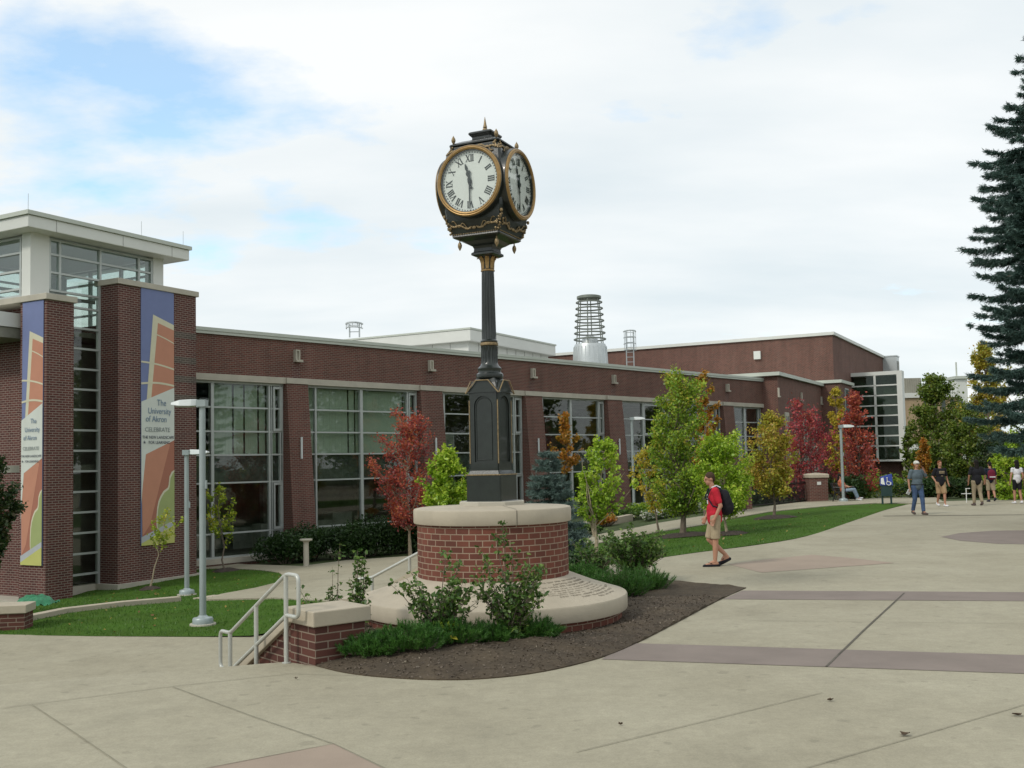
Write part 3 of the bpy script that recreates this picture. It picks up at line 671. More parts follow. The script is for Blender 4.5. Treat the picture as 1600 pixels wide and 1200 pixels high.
def ladder_cage(px, pytop, pybot, Y, label):
    b = YD(px, pybot, Y); t = YD(px, pytop, Y); H_ = t.z - b.z; o = thing('ladder_cage', label, 'roof ladder', b[:])
    for s in (-.22, .22): MB().tube([(s, 0, 0), (s, 0, H_)], .035, 6).build('rail', 'galv', o)
    m_ = MB(); k = .25
    while k < H_: m_.tube([(-.22, 0, k), (.22, 0, k)], .02, 5); k += .3
    m_.build('rungs', 'galv', o)
    c = MB(); z = max(.4, H_ - 1.15)
    while z <= H_ + .01:
        c.tube([(-.34 + 0 * z, 0, z)] + [(-.36 * math.cos(a), -.6 * math.sin(a), z) for a in np.linspace(0, math.pi, 11)] + [(.34, 0, z)], .045 if z > H_ - .1 else .03, 6); z += (1.15 / 3 if H_ > 1 else .2)
    for a in np.linspace(.3, math.pi - .3, 5): c.tube([(-.36 * math.cos(a), -.6 * math.sin(a), max(.4, H_ - 1.15)), (-.36 * math.cos(a), -.6 * math.sin(a), H_)], .018, 5)
    c.build('cage', 'galv', o)
ladder_cage(554, 506, 527, 46, 'small white ladder cage at the roof edge of the long building, left of the clock')
ladder_cage(985, 518, 572, 62, 'tall ladder cage against the tall brick hall, right of the ring tower')
# ================================================================== TOWER AT THE LEFT
p2 = YD(184.5, 700, 30.2); tw = thing('entrance_tower', 'brick entrance tower with flat white roof slab, tall glass and two brick piers', 'building', (p2.x, p2.y, 0), BANG)
ZP2 = 7.55; ZP1 = 6.72
def lb(px, Y, py=700): p = YD(px, py, Y) - p2; return p.dot(BU), p.dot(BV)
# right pier (local x 0..3, y 0..0.9)
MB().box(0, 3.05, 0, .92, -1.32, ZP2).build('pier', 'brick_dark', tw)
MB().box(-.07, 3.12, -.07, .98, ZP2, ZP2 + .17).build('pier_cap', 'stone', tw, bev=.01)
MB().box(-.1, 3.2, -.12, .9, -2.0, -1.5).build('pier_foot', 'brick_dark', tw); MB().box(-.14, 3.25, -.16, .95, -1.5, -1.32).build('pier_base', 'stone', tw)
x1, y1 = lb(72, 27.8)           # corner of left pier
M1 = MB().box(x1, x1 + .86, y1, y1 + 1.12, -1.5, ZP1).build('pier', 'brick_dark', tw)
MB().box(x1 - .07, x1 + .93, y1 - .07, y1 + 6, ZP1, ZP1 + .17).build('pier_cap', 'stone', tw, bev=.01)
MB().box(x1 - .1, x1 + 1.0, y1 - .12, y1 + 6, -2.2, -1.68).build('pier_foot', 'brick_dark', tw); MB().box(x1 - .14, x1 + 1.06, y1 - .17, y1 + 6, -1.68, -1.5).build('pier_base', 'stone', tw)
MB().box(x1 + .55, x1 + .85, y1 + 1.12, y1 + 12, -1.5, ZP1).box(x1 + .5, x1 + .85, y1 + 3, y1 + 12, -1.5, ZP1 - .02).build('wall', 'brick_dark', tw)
for k, z in enumerate((6.35, 5.55, 4.95, 4.35)): MB().box(2.12, 3.056, -.004, .93, z - .2, z).build('stain', M_.setdefault('brick_grey', brick('brick_greyed', (.10, .075, .062), (.075, .06, .05), (.19, .17, .145))), tw)
# glass between and above, on the plane y = YG
YG = .82; gx0, gx1 = x1 + .7, .02
cw = MB().box(gx0 - .3, gx1 + .1, YG - .03, YG + .25, -1.6, -1.32).build('window_sill', 'stone', tw)
top = 8.75
def glazing(name, x0, x1_, z0, z1, zs, xs, y, axis='x', glass='glass_clear'):
    fr = MB(); f = (lambda a, b, c, d, e, g_: fr.box(a, b, c, d, e, g_)) if axis == 'x' else (lambda a, b, c, d, e, g_: fr.box(c, d, a, b, e, g_))
    for x in xs: f(x - .035, x + .035, y - .06, y + .06, z0, z1)
    for z in zs: f(x0, x1_, y - .05, y + .05, z - .03, z + .03)
    o = fr.build(name, 'alu', tw); pm = MB()
    (pm.box(x0, x1_, y - .006, y + .006, z0, z1) if axis == 'x' else pm.box(y - .006, y + .006, x0, x1_, z0, z1)); pm.build('pane', glass, o)
tx0 = lb(60, 28.8, 380)[0]; tx1 = lb(243, 32.3, 400)[0]
zs = list(np.arange(-1.0, 8.6, .60)); glazing('window', gx0, gx1, -1.32, 7.2, [z for z in zs if z < 7.2], [gx0, gx1 - .06], YG, glass='glass')
up = [7.2, 7.72, 8.24]; xs_up = [lb(p, Y, 410)[0] for p, Y in ((74, 29.1), (89.5, 29.4), (154, 30.6), (219, 31.8), (242, 32.2))]
glazing('window', xs_up[0], xs_up[-1], 7.23, top - .05, up + [top - .08], xs_up, YG)
YB = YG + 5.0
glazing('window', xs_up[0], xs_up[-1], 6.8, top - .05, up + [top - .08], [xs_up[0], xs_up[0] + 1.3, xs_up[2], xs_up[3]], YB)
glazing('window', YG + .2, YB, 6.95, top - .05, up + [top - .08, 7.0], [YG + .45, YG + 1.7, YG + 3.2, YG + 4.6], tx0 - .2, 'y')
glazing('window', YG + .2, YB, 6.8, top - .05, up + [top - .08], [YG + .45, YG + 1.7, YG + 3.2, YG + 4.6], tx1 + .2, 'y')
for a in ((tx0 - .32, xs_up[0] - .035, YG - .08, YG + .3, ZP1 + .17, top), (xs_up[-1] + .035, tx1 + .36, YG - .08, YG + .3, ZP1, top), (tx1 + .05, tx1 + .4, YB - .3, YB + .1, ZP1, top), (tx0 - .32, tx0, YB - .3, YB + .1, ZP1, top)): MB().box(*a).build('column', 'white', tw)
MB().box(tx0 - .33, tx0 - .05, YG + .3, YB - .3, ZP1 + .18, 6.95).build('sill', 'white', tw)
cz = MB().box(tx0 - .78, tx1 + .95, YG - .62, YB + .8, top, top + .34).build('roof', 'white', tw, bev=.02)
MB().box(tx0 - .84, tx1 + 1.01, YG - .68, YB + .86, top + .343, top + .46).build('roof_edge', 'coping', tw)
sm_ = MB()
for k in (tx0 + .1, tx0 + 2.4, tx0 + 4.3): sm_.box(k, k + .015, YG - .628, YG - .615, top, top + .34)
for k in (1, 3.4): sm_.box(tx0 - .79, tx0 - .775, YG + k, YG + k + .015, top, top + .34)
sm_.build('panel_seam', 'roof', tw)
# inner masses: lift core and floors seen through the glass
MB().box(gx0 + .1, 2.9, YG + 1.1, YG + 1.3, -1.4, 5.9).box(tx0 - .1, tx1, YG + .35, YB - .3, 6.0, 6.15).box(tx0, tx1, YG + .3, YB, 2.0, 2.2).box(tx0, tx1 - .1, YB - .1, YB, -1.5, 6.0).build('interior', 'interior', tw)
MB().box(tx0 + 1.6, tx0 + 2.6, YG + 2.2, YG + 3.0, 6.15, 8.1).box(tx0 + .4, tx0 + 3.2, YG + 1.6, YG + 1.66, 7.3, 7.4).box(tx0 + .4, tx0 + 3.6, YG + 3.6, YG + 3.66, 7.7, 7.8).build('stair_rail', 'interior_light', tw)
MB().box(tx1, tx1 + .3, .92, YB, -1.5, 6.8).build('side_wall', 'brick_dark', tw)
for k in range(3):
    a = [(tx0 - .7, YG - .5), (tx0 + 3.2, YG - .5), (tx1 + .8, YG - .5)][k]; MB().tube([(a[0], a[1], top + .4), (a[0], a[1], top + .95)], .008, 5).build('lightning_rod', 'galv', tw)
# canopy at the far left
MB().box(x1 - .6, x1 + .5, y1 + 1.3, y1 + 9, 6.05, 6.45).build('canopy', 'white', tw); MB().box(x1 - .5, x1 + .5, y1 + 1.35, y1 + 9, 5.75, 6.04).build('canopy_soffit', 'interior', tw)
# ---- banners
BC = dict(blue=(.17, .205, .37), cream=(.60, .57, .42), orange=(.50, .235, .155), red=(.37, .155, .105), lav=(.42, .44, .46), white=(.60, .63, .58), green=(.33, .38, .16), lime=(.50, .50, .16), ink=(.05, .06, .09), bluetext=(.17, .24, .33), grey=(.25, .28, .28))
for k, c in BC.items(): M_['b_' + k] = mat('banner_' + k, c, .7, var=.04)
def banner(label, loc, ang, w_, h_):
    """local x across, z down from the top, -y towards the viewer"""
    rt = thing('banner', label, 'banner', loc, ang)
    MB().box(0, w_, -.02, 0, -h_, 0).build('cloth', 'b_blue', rt)
    def P(x, y): return ((x - 65) / 225, (430 + y / 4.444 - 442) / 411)
    def Q(x, y): return ((x - 87) / 266, (670 + y / 5.22 - 442) / 411)
    lay = [0]
    def poly(name, pts, m):
        lay[0] += 1; y = -.022 - .0015 * lay[0]; pts = [(min(1, max(0, a)) * w_, -min(1, max(0, b)) * h_) for a, b in pts]
        bm = MB().add([(a, y, b) for a, b in pts], [tuple(range(len(pts)))]); bm.build(name, m, rt)
    poly('cream_outline', [P(145, 260), P(290, 316), P(290, 900), P(60, 900)][:0] or [P(145, 260), P(290, 316), P(290, 800), P(135, 870), P(101, 880)], 'b_cream')
    poly('orange_field', [P(178, 315), P(290, 355), P(290, 790), P(132, 860)], 'b_orange')
    def arc(y0, ym, y1_, x0, t):
        up_ = [P(x0 + (290 - x0) * k / 8, y0 + (y1_ - y0) * (k / 8) + (ym) * math.sin(math.pi * k / 8) - t) for k in range(9)]; dn = [P(x0 + (290 - x0) * k / 8, y0 + (y1_ - y0) * (k / 8) + (ym) * math.sin(math.pi * k / 8) + t) for k in range(9)]
        poly('cream_line', up_ + dn[::-1], 'b_cream')
    arc(400, -3, 450, 170, 4); arc(602, -8, 638, 65, 6); arc(755, -12, 757, 65, 7)
    poly('red_field', [Q(120, 210), Q(353, 90), Q(353, 940), Q(95, 940)], 'b_red')
    poly('orange_wedge', [Q(120, 210), Q(322, 110), Q(155, 790), Q(96, 880), Q(92, 470)], 'b_orange')
    poly('white_panel', [P(65, 882), P(290, 770), Q(353, 95), Q(122, 214), Q(97, 480), Q(87, 620), (0, .82)], 'b_white')
    edge = [(353, 345), (330, 362), (312, 400), (305, 470), (298, 492), (262, 520), (238, 560), (222, 600), (212, 650), (206, 720), (206, 800), (212, 835)]
    poly('green_edge', [Q(*p) for p in edge] + [Q(353, 790)], 'b_cream')
    poly('green_hill', [Q(min(x + 9, 353), y + 14) for x, y in edge] + [Q(353, 790)], 'b_green')
    poly('pale_strip', [Q(87, 885), Q(353, 765), Q(353, 960), Q(87, 960)], 'b_lav')
    poly('lime_ground', [Q(87, 935), Q(353, 808), (1, 1), (0, 1)], 'b_lime')
    def text(s, u, v, hgt, m, sx=1.0):
        cu = bpy.data.curves.new('lettering', 'FONT'); cu.body = s; cu.size = hgt; cu.extrude = .001; cu.align_x = 'CENTER'
        o = bpy.data.objects.new('lettering', cu); COL.objects.link(o); dg = bpy.context.evaluated_depsgraph_get(); me = bpy.data.meshes.new_from_object(o.evaluated_get(dg))
        bpy.data.objects.remove(o); me.materials.clear(); me.materials.append(M_[m]); o = bpy.data.objects.new('lettering', me); COL.objects.link(o); o.parent = rt
        o.location = (u * w_, -.05, -v * h_); o.rotation_euler = (R(90), 0, 0); o.scale = (sx, 1, 1)
    sc_ = w_ / 1.27
    text('The', .60, .466, .27 * sc_, 'b_bluetext', .85); text('University', .54, .498, .26 * sc_, 'b_bluetext', .84); text('of Akron', .44, .529, .26 * sc_, 'b_bluetext', .85)
    text('CELEBRATE', .48, .567, .19 * sc_, 'b_grey', 1.0); text('THE NEW LANDSCAPE', .5, .594, .125 * sc_, 'b_ink', .95); text('\u2605   FOR LEARNING', .45, .614, .125 * sc_, 'b_ink', .95)
    return rt
for f_, px0, px1, pl, lab in ((0, 219.5, 270.5, 'R', 'tall blue and orange banner on the right tower pier, the one square to view'), (1, 37, 69.5, 'L', 'narrow looking blue and orange banner on the left tower pier, seen aslant')):
    if pl == 'R':
        def inter(px, py): d = ray(px, py); n = BV; t = (p2 - CAM).dot(n) / d.dot(n); return CAM + d * t
        a = inter(px0, 443); b = inter(px1, 451); c = inter(px0, 853)
        banner(lab, (a - BV * .01)[:], BANG, (b - a).dot(BU), a.z - c.z)
    else:
        q1 = p2 + BU * x1 + BV * y1
        def inter(px, py): d = ray(px, py); t = (q1 - CAM).dot(BU) / d.dot(BU); return CAM + d * t
        a = inter(px0, 470); b = inter(px1, 463); c = inter(px0 + 3, 882)
        banner(lab, (a.x - BU.x * .01, a.y - BU.y * .01, ZP1 - .01), BANG - math.pi / 2, (a - b).dot(BV), ZP1 - c.z)
# ================================================================== CLOCK PLINTH
pl = thing('clock_plinth', 'round brick plinth with pale stone cap and sloping inscribed stone skirt under the clock', 'plinth', (PLC.x, PLC.y, 0))
MB().lathe([(1.66, -.4), (1.66, .14)], 96, uvr=1.66, smooth=True, cap=False).build('base_brick', 'brick_near', pl)
MB().lathe([(1.0, .05), (1.60, .115), (1.70, .115), (1.728, .12), (1.735, .135), (1.735, .292), (1.722, .31), (1.68, .32), (1.35, .425), (1.04, .545), (.9, .56)], 112, cap=False).build('skirt', 'cast', pl)
MB().lathe([(.985, .45), (.985, 1.25)], 96, uvr=.985, smooth=True, cap=False).build('drum_brick', 'brick_near', pl)
MB().lathe([(.9, 1.235), (1.005, 1.235), (1.025, 1.238), (1.032, 1.25), (1.032, 1.405), (1.022, 1.42), (.98, 1.43), (0.01, 1.475)], 112, cap=False).build('cap', 'cast', pl)
TH = R(-25)
cap2 = MB(); cap2.prism([(.42 * math.cos(a) * 1.08, .42 * math.sin(a) * 1.08) for a in np.linspace(math.pi / 8, math.pi / 8 + 2 * math.pi, 9)[:-1]], 1.44, 1.505); o = cap2.build('top_slab', 'stone', pl, bev=.008)
jm = MB()
for a in (R(-72), R(-200), R(-330)):
    c, s = math.cos(a), math.sin(a)
    jm.add([(1.0345 * c + q * -s * .004, 1.0345 * s + q * c * .004, z) for q, z in ((-1, 1.24), (1, 1.24), (1, 1.42), (-1, 1.42))], [(0, 1, 2, 3)])
    jm.add([(r * c + q * -s * .004, r * s + q * c * .004, 1.475 - .045 * r + .0035) for q, r in ((-1, .45), (1, .45), (1, 1.0), (-1, 1.0))], [(0, 1, 2, 3)])
jm.build('mortar_joint', 'joint', pl)
# rows of cut letter strokes on the skirt (too worn to read in the picture, so only their strokes)
ins = MB(); rr = random.Random(4)
def skz(r): return np.interp(r, [1.04, 1.35, 1.68], [.545, .425, .32]) + .0025
rows = [(1.10, -62, -22, .028, 0), (1.16, -50, -24, .034, 1), (1.215, -60, -20, .034, 1), (1.27, -74, -60, .02, 0), (1.27, -55, -36, .02, 0), (1.27, -30, -14, .02, 0), (1.315, -74, -58, .02, 0), (1.315, -55, -35, .02, 0), (1.315, -30, -14, .02, 0),
        (1.36, -74, -60, .02, 0), (1.36, -54, -37, .02, 0), (1.36, -31, -14, .02, 0), (1.405, -72, -61, .02, 0), (1.405, -54, -38, .02, 0), (1.405, -31, -16, .02, 0), (1.46, -56, -12, .034, 1), (1.52, -44, -14, .034, 1), (1.575, -34, -19, .032, 1)]
for r, a0, a1, hh, bold in rows:
    a = a0
    while a < a1:
        wl = rr.randint(3, 9)
        for k in range(wl):
            for q in range(rr.choice((1, 2, 2))):
                aa = R(a); wd_ = .0045 if bold else .003; c, s = math.cos(aa), math.sin(aa); h0 = hh * rr.choice((1, 1, .6)); r0 = r - hh / 2 + rr.choice((0, hh - h0))
                ins.add([((r0 + dr) * c - s * q2 * wd_, (r0 + dr) * s + c * q2 * wd_, skz(r0 + dr)) for q2, dr in ((-1, 0), (1, 0), (1, h0), (-1, h0))], [(0, 1, 2, 3)])
                if rr.random() < .5:
                    r1 = r0 + rr.choice((0, h0 * .5, h0 * .85)); ins.add([(rq * math.cos(aa + t_) , rq * math.sin(aa + t_), skz(rq)) for t_, rq in ((0, r1), (.011, r1), (.011, r1 + .005), (0, r1 + .005))], [(0, 1, 2, 3)])
                a += .62 if hh > .03 else .42
            a += .35
        a += 1.2
M_['letter'] = mat('cut_letters', (.23, .20, .155), .9)
ins.build('inscription', 'letter', pl)
# ================================================================== THE CLOCK
ck = thing('post_clock', 'black and gold four faced post clock on a fluted column, showing half past eleven', 'street clock', (PLC.x, PLC.y, 1.475), TH)
B0 = 1.475                        # world height of the clock's foot
def zc(y): return YD(763, y, 13.5).z - B0
def sq(m, prof, rot=0.0):
    """square lathe: (half width, z) rings with small chamfered corners"""
    vs = []; n = 8
    for a, z in prof:
        c = a * .93
        for x, y in ((c, -a), (a, -c), (a, c), (c, a), (-c, a), (-a, c), (-a, -c), (-c, -a)): vs.append((x, y, z))
    fs = [(i * n + k, i * n + (k + 1) % n, (i + 1) * n + (k + 1) % n, (i + 1) * n + k) for i in range(len(prof) - 1) for k in range(n)]
    fs += [tuple(reversed(range(n))), tuple((len(prof) - 1) * n + k for k in range(n))]
    return m.add(vs, fs)
b = MB(); sq(b, [(.262, 0), (.262, .03), (.25, .04), (.25, zc(743)), (.238, zc(741)), (.225, zc(738)), (.212, zc(735))]); b.build('pedestal', 'black', ck)
g_ = MB()
for s in range(4):
    m_ = MB().box(-.255, .255, -.257, -.249, zc(742.3), zc(740.6)); g_.add((MB().add(m_.v, m_.f).xf(Matrix.Rotation(s * math.pi / 2, 4, 'Z'))).v, m_.f)
g_.build('gold_line', 'gold_dull', ck)
# cabinet with arched sunk panels: front frames built round an arch
za, zb = zc(735), zc(612)
cb_ = MB(); sq(cb_, [(.190, za - .01), (.190, zb + .03)]); a_ = .208
for s in range(4):
    fr = MB(); y0, y1 = -a_, -.1895
    fr.box(-a_ * .93, -.135, y0, y1, za, zb).box(.135, a_ * .93, y0, y1, za, zb).box(-.135, .135, y0, y1, za, za + .11)
    zs0 = zb - .20; n = 12
    for k in range(n):
        t0 = math.pi * k / n; t1 = math.pi * (k + 1) / n; xa, xb = .135 * math.cos(t0), .135 * math.cos(t1); z0_, z1_ = zs0 + .135 * math.sin(t0), zs0 + .135 * math.sin(t1)
        fr.hexa([(xb, y0, z1_), (xa, y0, z0_), (xa, y1, z0_), (xb, y1, z1_)], [(xb, y0, zb), (xa, y0, zb), (xa, y1, zb), (xb, y1, zb)])
    arch = [(-.112, za + .14), (.112, za + .14), (.112, zs0)] + [(.112 * math.cos(t), zs0 + .112 * math.sin(t)) for t in np.linspace(.2, math.pi - .2, 11)] + [(-.112, zs0), (-.112, za + .14)]
    fr.tube([(x, -.192, z) for x, z in arch], .007, 6)
    # gable
    fr.add([(-a_ - .02, y0 - .012, zb - .02), (a_ + .02, y0 - .012, zb - .02), (a_ * .42, y0 - .012, zb + .135), (-a_ * .42, y0 - .012, zb + .135), (-a_ - .02, -.13, zb - .02), (a_ + .02, -.13, zb - .02), (a_ * .42, -.08, zb + .135), (-a_ * .42, -.08, zb + .135)],
           [(0, 1, 2, 3), (5, 4, 7, 6), (0, 3, 7, 4), (1, 5, 6, 2), (3, 2, 6, 7), (0, 4, 5, 1)])
    fr.xf(Matrix.Rotation(s * math.pi / 2, 4, 'Z')); cb_.add(fr.v, fr.f)
cb_.build('cabinet', 'black', ck)
for s in range(4):
    gm = MB(); y = -a_ - .034
    gm.tube([(-a_ - .028, y, zb - .028), (-a_ * .43, y, zb + .137), (a_ * .43, y, zb + .137), (a_ + .028, y, zb - .028)], .0085, 6, smooth=False)
    gm.tube([(a_ * .985, -a_ * .985, za + .09), (a_ * .985, -a_ * .985, zb - .12)], .0085, 6)
    gm.xf(Matrix.Rotation(s * math.pi / 2, 4, 'Z')); gm.build('gold_trim', 'gold_dull', ck)
# mouldings and shaft
sk = MB(); sq(sk, [(.205, zb + .0), (.17, zb + .11), (.135, zc(592))]); sk.build('shoulder', 'black', ck)
md = [(.15, zc(594)), (.178, zc(591)), (.182, zc(588)), (.178, zc(585)), (.155, zc(583)), (.15, zc(580)), (.158, zc(578)), (.158, zc(576)), (.135, zc(573)), (.118, zc(571)), (.11, zc(568))]
MB().lathe(md, 40).build('moulding', 'black', ck)
def fluted(z0, z1, r0, r1, nf=16, seg=8):
    vs = []; fs = []; n = nf * seg; zz = np.linspace(z0, z1, 7)
    for z in zz:
        t = (z - z0) / (z1 - z0); r = r0 + (r1 - r0) * t
        dd = .13 * min(1, 8 * t + .05, 8 * (1 - t) + .05)
        for k in range(n):
            a = 2 * math.pi * k / n; q = (k % seg) / seg; rr_ = r * (1 - dd * math.sin(math.pi * q) ** .7); vs.append((rr_ * math.cos(a), rr_ * math.sin(a), z))
    for i in range(len(zz) - 1):
        for k in range(n): fs.append((i * n + k, i * n + (k + 1) % n, (i + 1) * n + (k + 1) % n, (i + 1) * n + k))
    return MB().add(vs, fs, True)
fluted(zc(569), zc(541), .112, .110).build('lower_shaft', 'black', ck)
MB().lathe([(.10, zc(541)), (.118, zc(540)), (.12, zc(537.5)), (.118, zc(536)), (.10, zc(535.5))], 36).build('gold_collar', 'gold_dull', ck)
MB().lathe([(.105, zc(535.4)), (.113, zc(534.5)), (.113, zc(533)), (.097, zc(531))], 36).build('collar', 'black', ck)
fluted(zc(532), zc(424), .097, .083).build('shaft', 'black', ck)
MB().lathe([(.08, zc(425)), (.093, zc(424.2)), (.093, zc(422.5)), (.08, zc(421.5))], 32).build('gold_collar', 'gold', ck)
MB().lathe([(.078, zc(422)), (.083, zc(412)), (.10, zc(404)), (.135, zc(400)), (.12, zc(399))], 32).build('capital', 'black', ck)
for k in range(8):
    a = 2 * math.pi * k / 8 + R(22); m_ = MB(); pts = []; 
    prof = [(.084, zc(421)), (.088, zc(412)), (.102, zc(406)), (.13, zc(402.5)), (.145, zc(404.5))]; vs = []
    for i, (r, z) in enumerate(prof):
        hw = [.018, .026, .028, .022, .008][i]
        for q in (-1, 0, 1): vs.append(((r + .004 * (1 - abs(q))) * math.cos(a) - q * hw * math.sin(a), (r + .004 * (1 - abs(q))) * math.sin(a) + q * hw * math.cos(a), z))
        for q in (1, 0, -1): vs.append(((r - .012) * math.cos(a) - q * hw * math.sin(a), (r - .012) * math.sin(a) + q * hw * math.cos(a), z))
    fs = [(i * 6 + j, i * 6 + (j + 1) % 6, (i + 1) * 6 + (j + 1) % 6, (i + 1) * 6 + j) for i in range(4) for j in range(6)] + [(0, 5, 4, 3, 2, 1), (24, 25, 26, 27, 28, 29)]
    m_.add(vs, fs, True).build('capital_leaf', 'gold', ck)
nb_ = MB(); sq(nb_, [(.13, zc(402)), (.165, zc(400)), (.165, zc(397)), (.14, zc(395)), (.135, zc(390)), (.15, zc(386.5)), (.19, zc(384)), (.25, zc(379))]); nb_.build('neck', 'black', ck)
hd = MB(); sq(hd, [(.2, zc(381.5)), (.335, zc(376)), (.35, zc(374.5)), (.345, zc(372)), (.355, zc(368)), (.40, zc(352)), (.42, zc(335)), (.43, zc(300)), (.425, zc(270)), (.40, zc(250)), (.35, zc(238)), (.342, zc(235.5)), (.365, zc(234.5)), (.365, zc(232.5)), (.33, zc(230)), (.24, zc(225)), (.155, zc(222.5)), (.135, zc(220)), (.135, zc(217)), (.165, zc(213.5)), (.172, zc(212.5)), (.172, zc(210.5)), (.155, zc(209)), (.05, zc(206))])
hd.build('head', 'black', ck)
MB().lathe([(.02, zc(207)), (.030, zc(205.5)), (.036, zc(203)), (.030, zc(201)), (.016, zc(200)), (.028, zc(199.2)), (.028, zc(198.4)), (.022, zc(196)), (.013, zc(190)), (.002, zc(182.5))], 20).build('finial', 'gold_dull', ck)
ZF = zc(296.3)
def numeral(m, s, r, ang, hgt, y):
    """Roman numeral from raised strokes; feet point to the centre"""
    adv = {'I': .30, 'V': .78, 'X': .78}; tw_ = sum(adv[c] for c in s) * hgt; x = -tw_ / 2
    def stroke(x0, z0, x1, z1, w_):
        dx_, dz_ = x1 - x0, z1 - z0; l = math.hypot(dx_, dz_); nx_, nz_ = -dz_ / l * w_ / 2, dx_ / l * w_ / 2
        pts = [(x0 + nx_, z0 + nz_), (x0 - nx_, z0 - nz_), (x1 - nx_, z1 - nz_), (x1 + nx_, z1 + nz_)]
        A = []
        for yy in (y, y - .004):
            for px_, pz_ in pts:
                X, Z = px_, pz_ + r; A.append((X * math.cos(ang) + Z * math.sin(ang), yy, ZF - X * math.sin(ang) + Z * math.cos(ang)))
        m.add(A, [(4, 5, 6, 7), (3, 2, 1, 0)] + [(i, (i + 1) % 4, 4 + (i + 1) % 4, 4 + i) for i in range(4)])
    H2 = hgt / 2; fat = hgt * .17; thin = hgt * .07; 
    for c in s:
        wd_ = adv[c] * hgt; cx = x + wd_ / 2
        if c == 'I': stroke(cx, -H2, cx, H2, fat); segs = [(cx, -H2), (cx, H2)]
        elif c == 'V': stroke(cx - .26 * hgt, H2, cx + .02 * hgt, -H2, fat); stroke(cx + .02 * hgt, -H2, cx + .27 * hgt, H2, thin); segs = [(cx - .26 * hgt, H2), (cx + .27 * hgt, H2)]
        else: stroke(cx - .26 * hgt, H2, cx + .26 * hgt, -H2, fat); stroke(cx - .26 * hgt, -H2, cx + .26 * hgt, H2, thin); segs = [(cx - .26 * hgt, H2), (cx + .26 * hgt, -H2), (cx + .26 * hgt, H2), (cx - .26 * hgt, -H2)]
        for sx_, sz_ in segs: stroke(sx_ - .13 * hgt, sz_, sx_ + .13 * hgt, sz_, hgt * .055)
        x += wd_
NUM = ['XII', 'I', 'II', 'III', 'IIII', 'V', 'VI', 'VII', 'VIII', 'IX', 'X', 'XI']
def disc(m, r, y0, y1, n=64): 
    t = MB().lathe([(r, y0), (r, y1)], n).xf(Matrix.Rotation(R(90), 4, 'X')); m.add([(a, b_, c + ZF) for a, b_, c in t.v], t.f); return m
def ring(prof, n=72):
    t = MB().lathe(prof + [prof[0]], n, cap=False).xf(Matrix.Rotation(R(90), 4, 'X')); return MB().add([(a, b_, c + ZF) for a, b_, c in t.v], t.f, True)
def pt(ang, r): return (math.sin(ang) * r, ZF + math.cos(ang) * r)
def hand(m, ang, prof, y, th=.006):
    """prof: (distance along, half width)"""
    n = len(prof); vs = []
    for yy in (y, y - th):
        for d_, w2 in prof: vs.append((w2 * math.cos(ang) + d_ * math.sin(ang), yy, ZF - w2 * math.sin(ang) + d_ * math.cos(ang)))
        for d_, w2 in reversed(prof): vs.append((-w2 * math.cos(ang) + d_ * math.sin(ang), yy, ZF + w2 * math.sin(ang) + d_ * math.cos(ang)))
    k = 2 * n
    for i in range(n - 1):
        m.add([vs[i], vs[i + 1], vs[k - 2 - i], vs[k - 1 - i], vs[k + i], vs[k + i + 1], vs[2 * k - 2 - i], vs[2 * k - 1 - i]], [(0, 1, 2, 3), (7, 6, 5, 4), (0, 4, 5, 1), (2, 6, 7, 3)])
faces = []
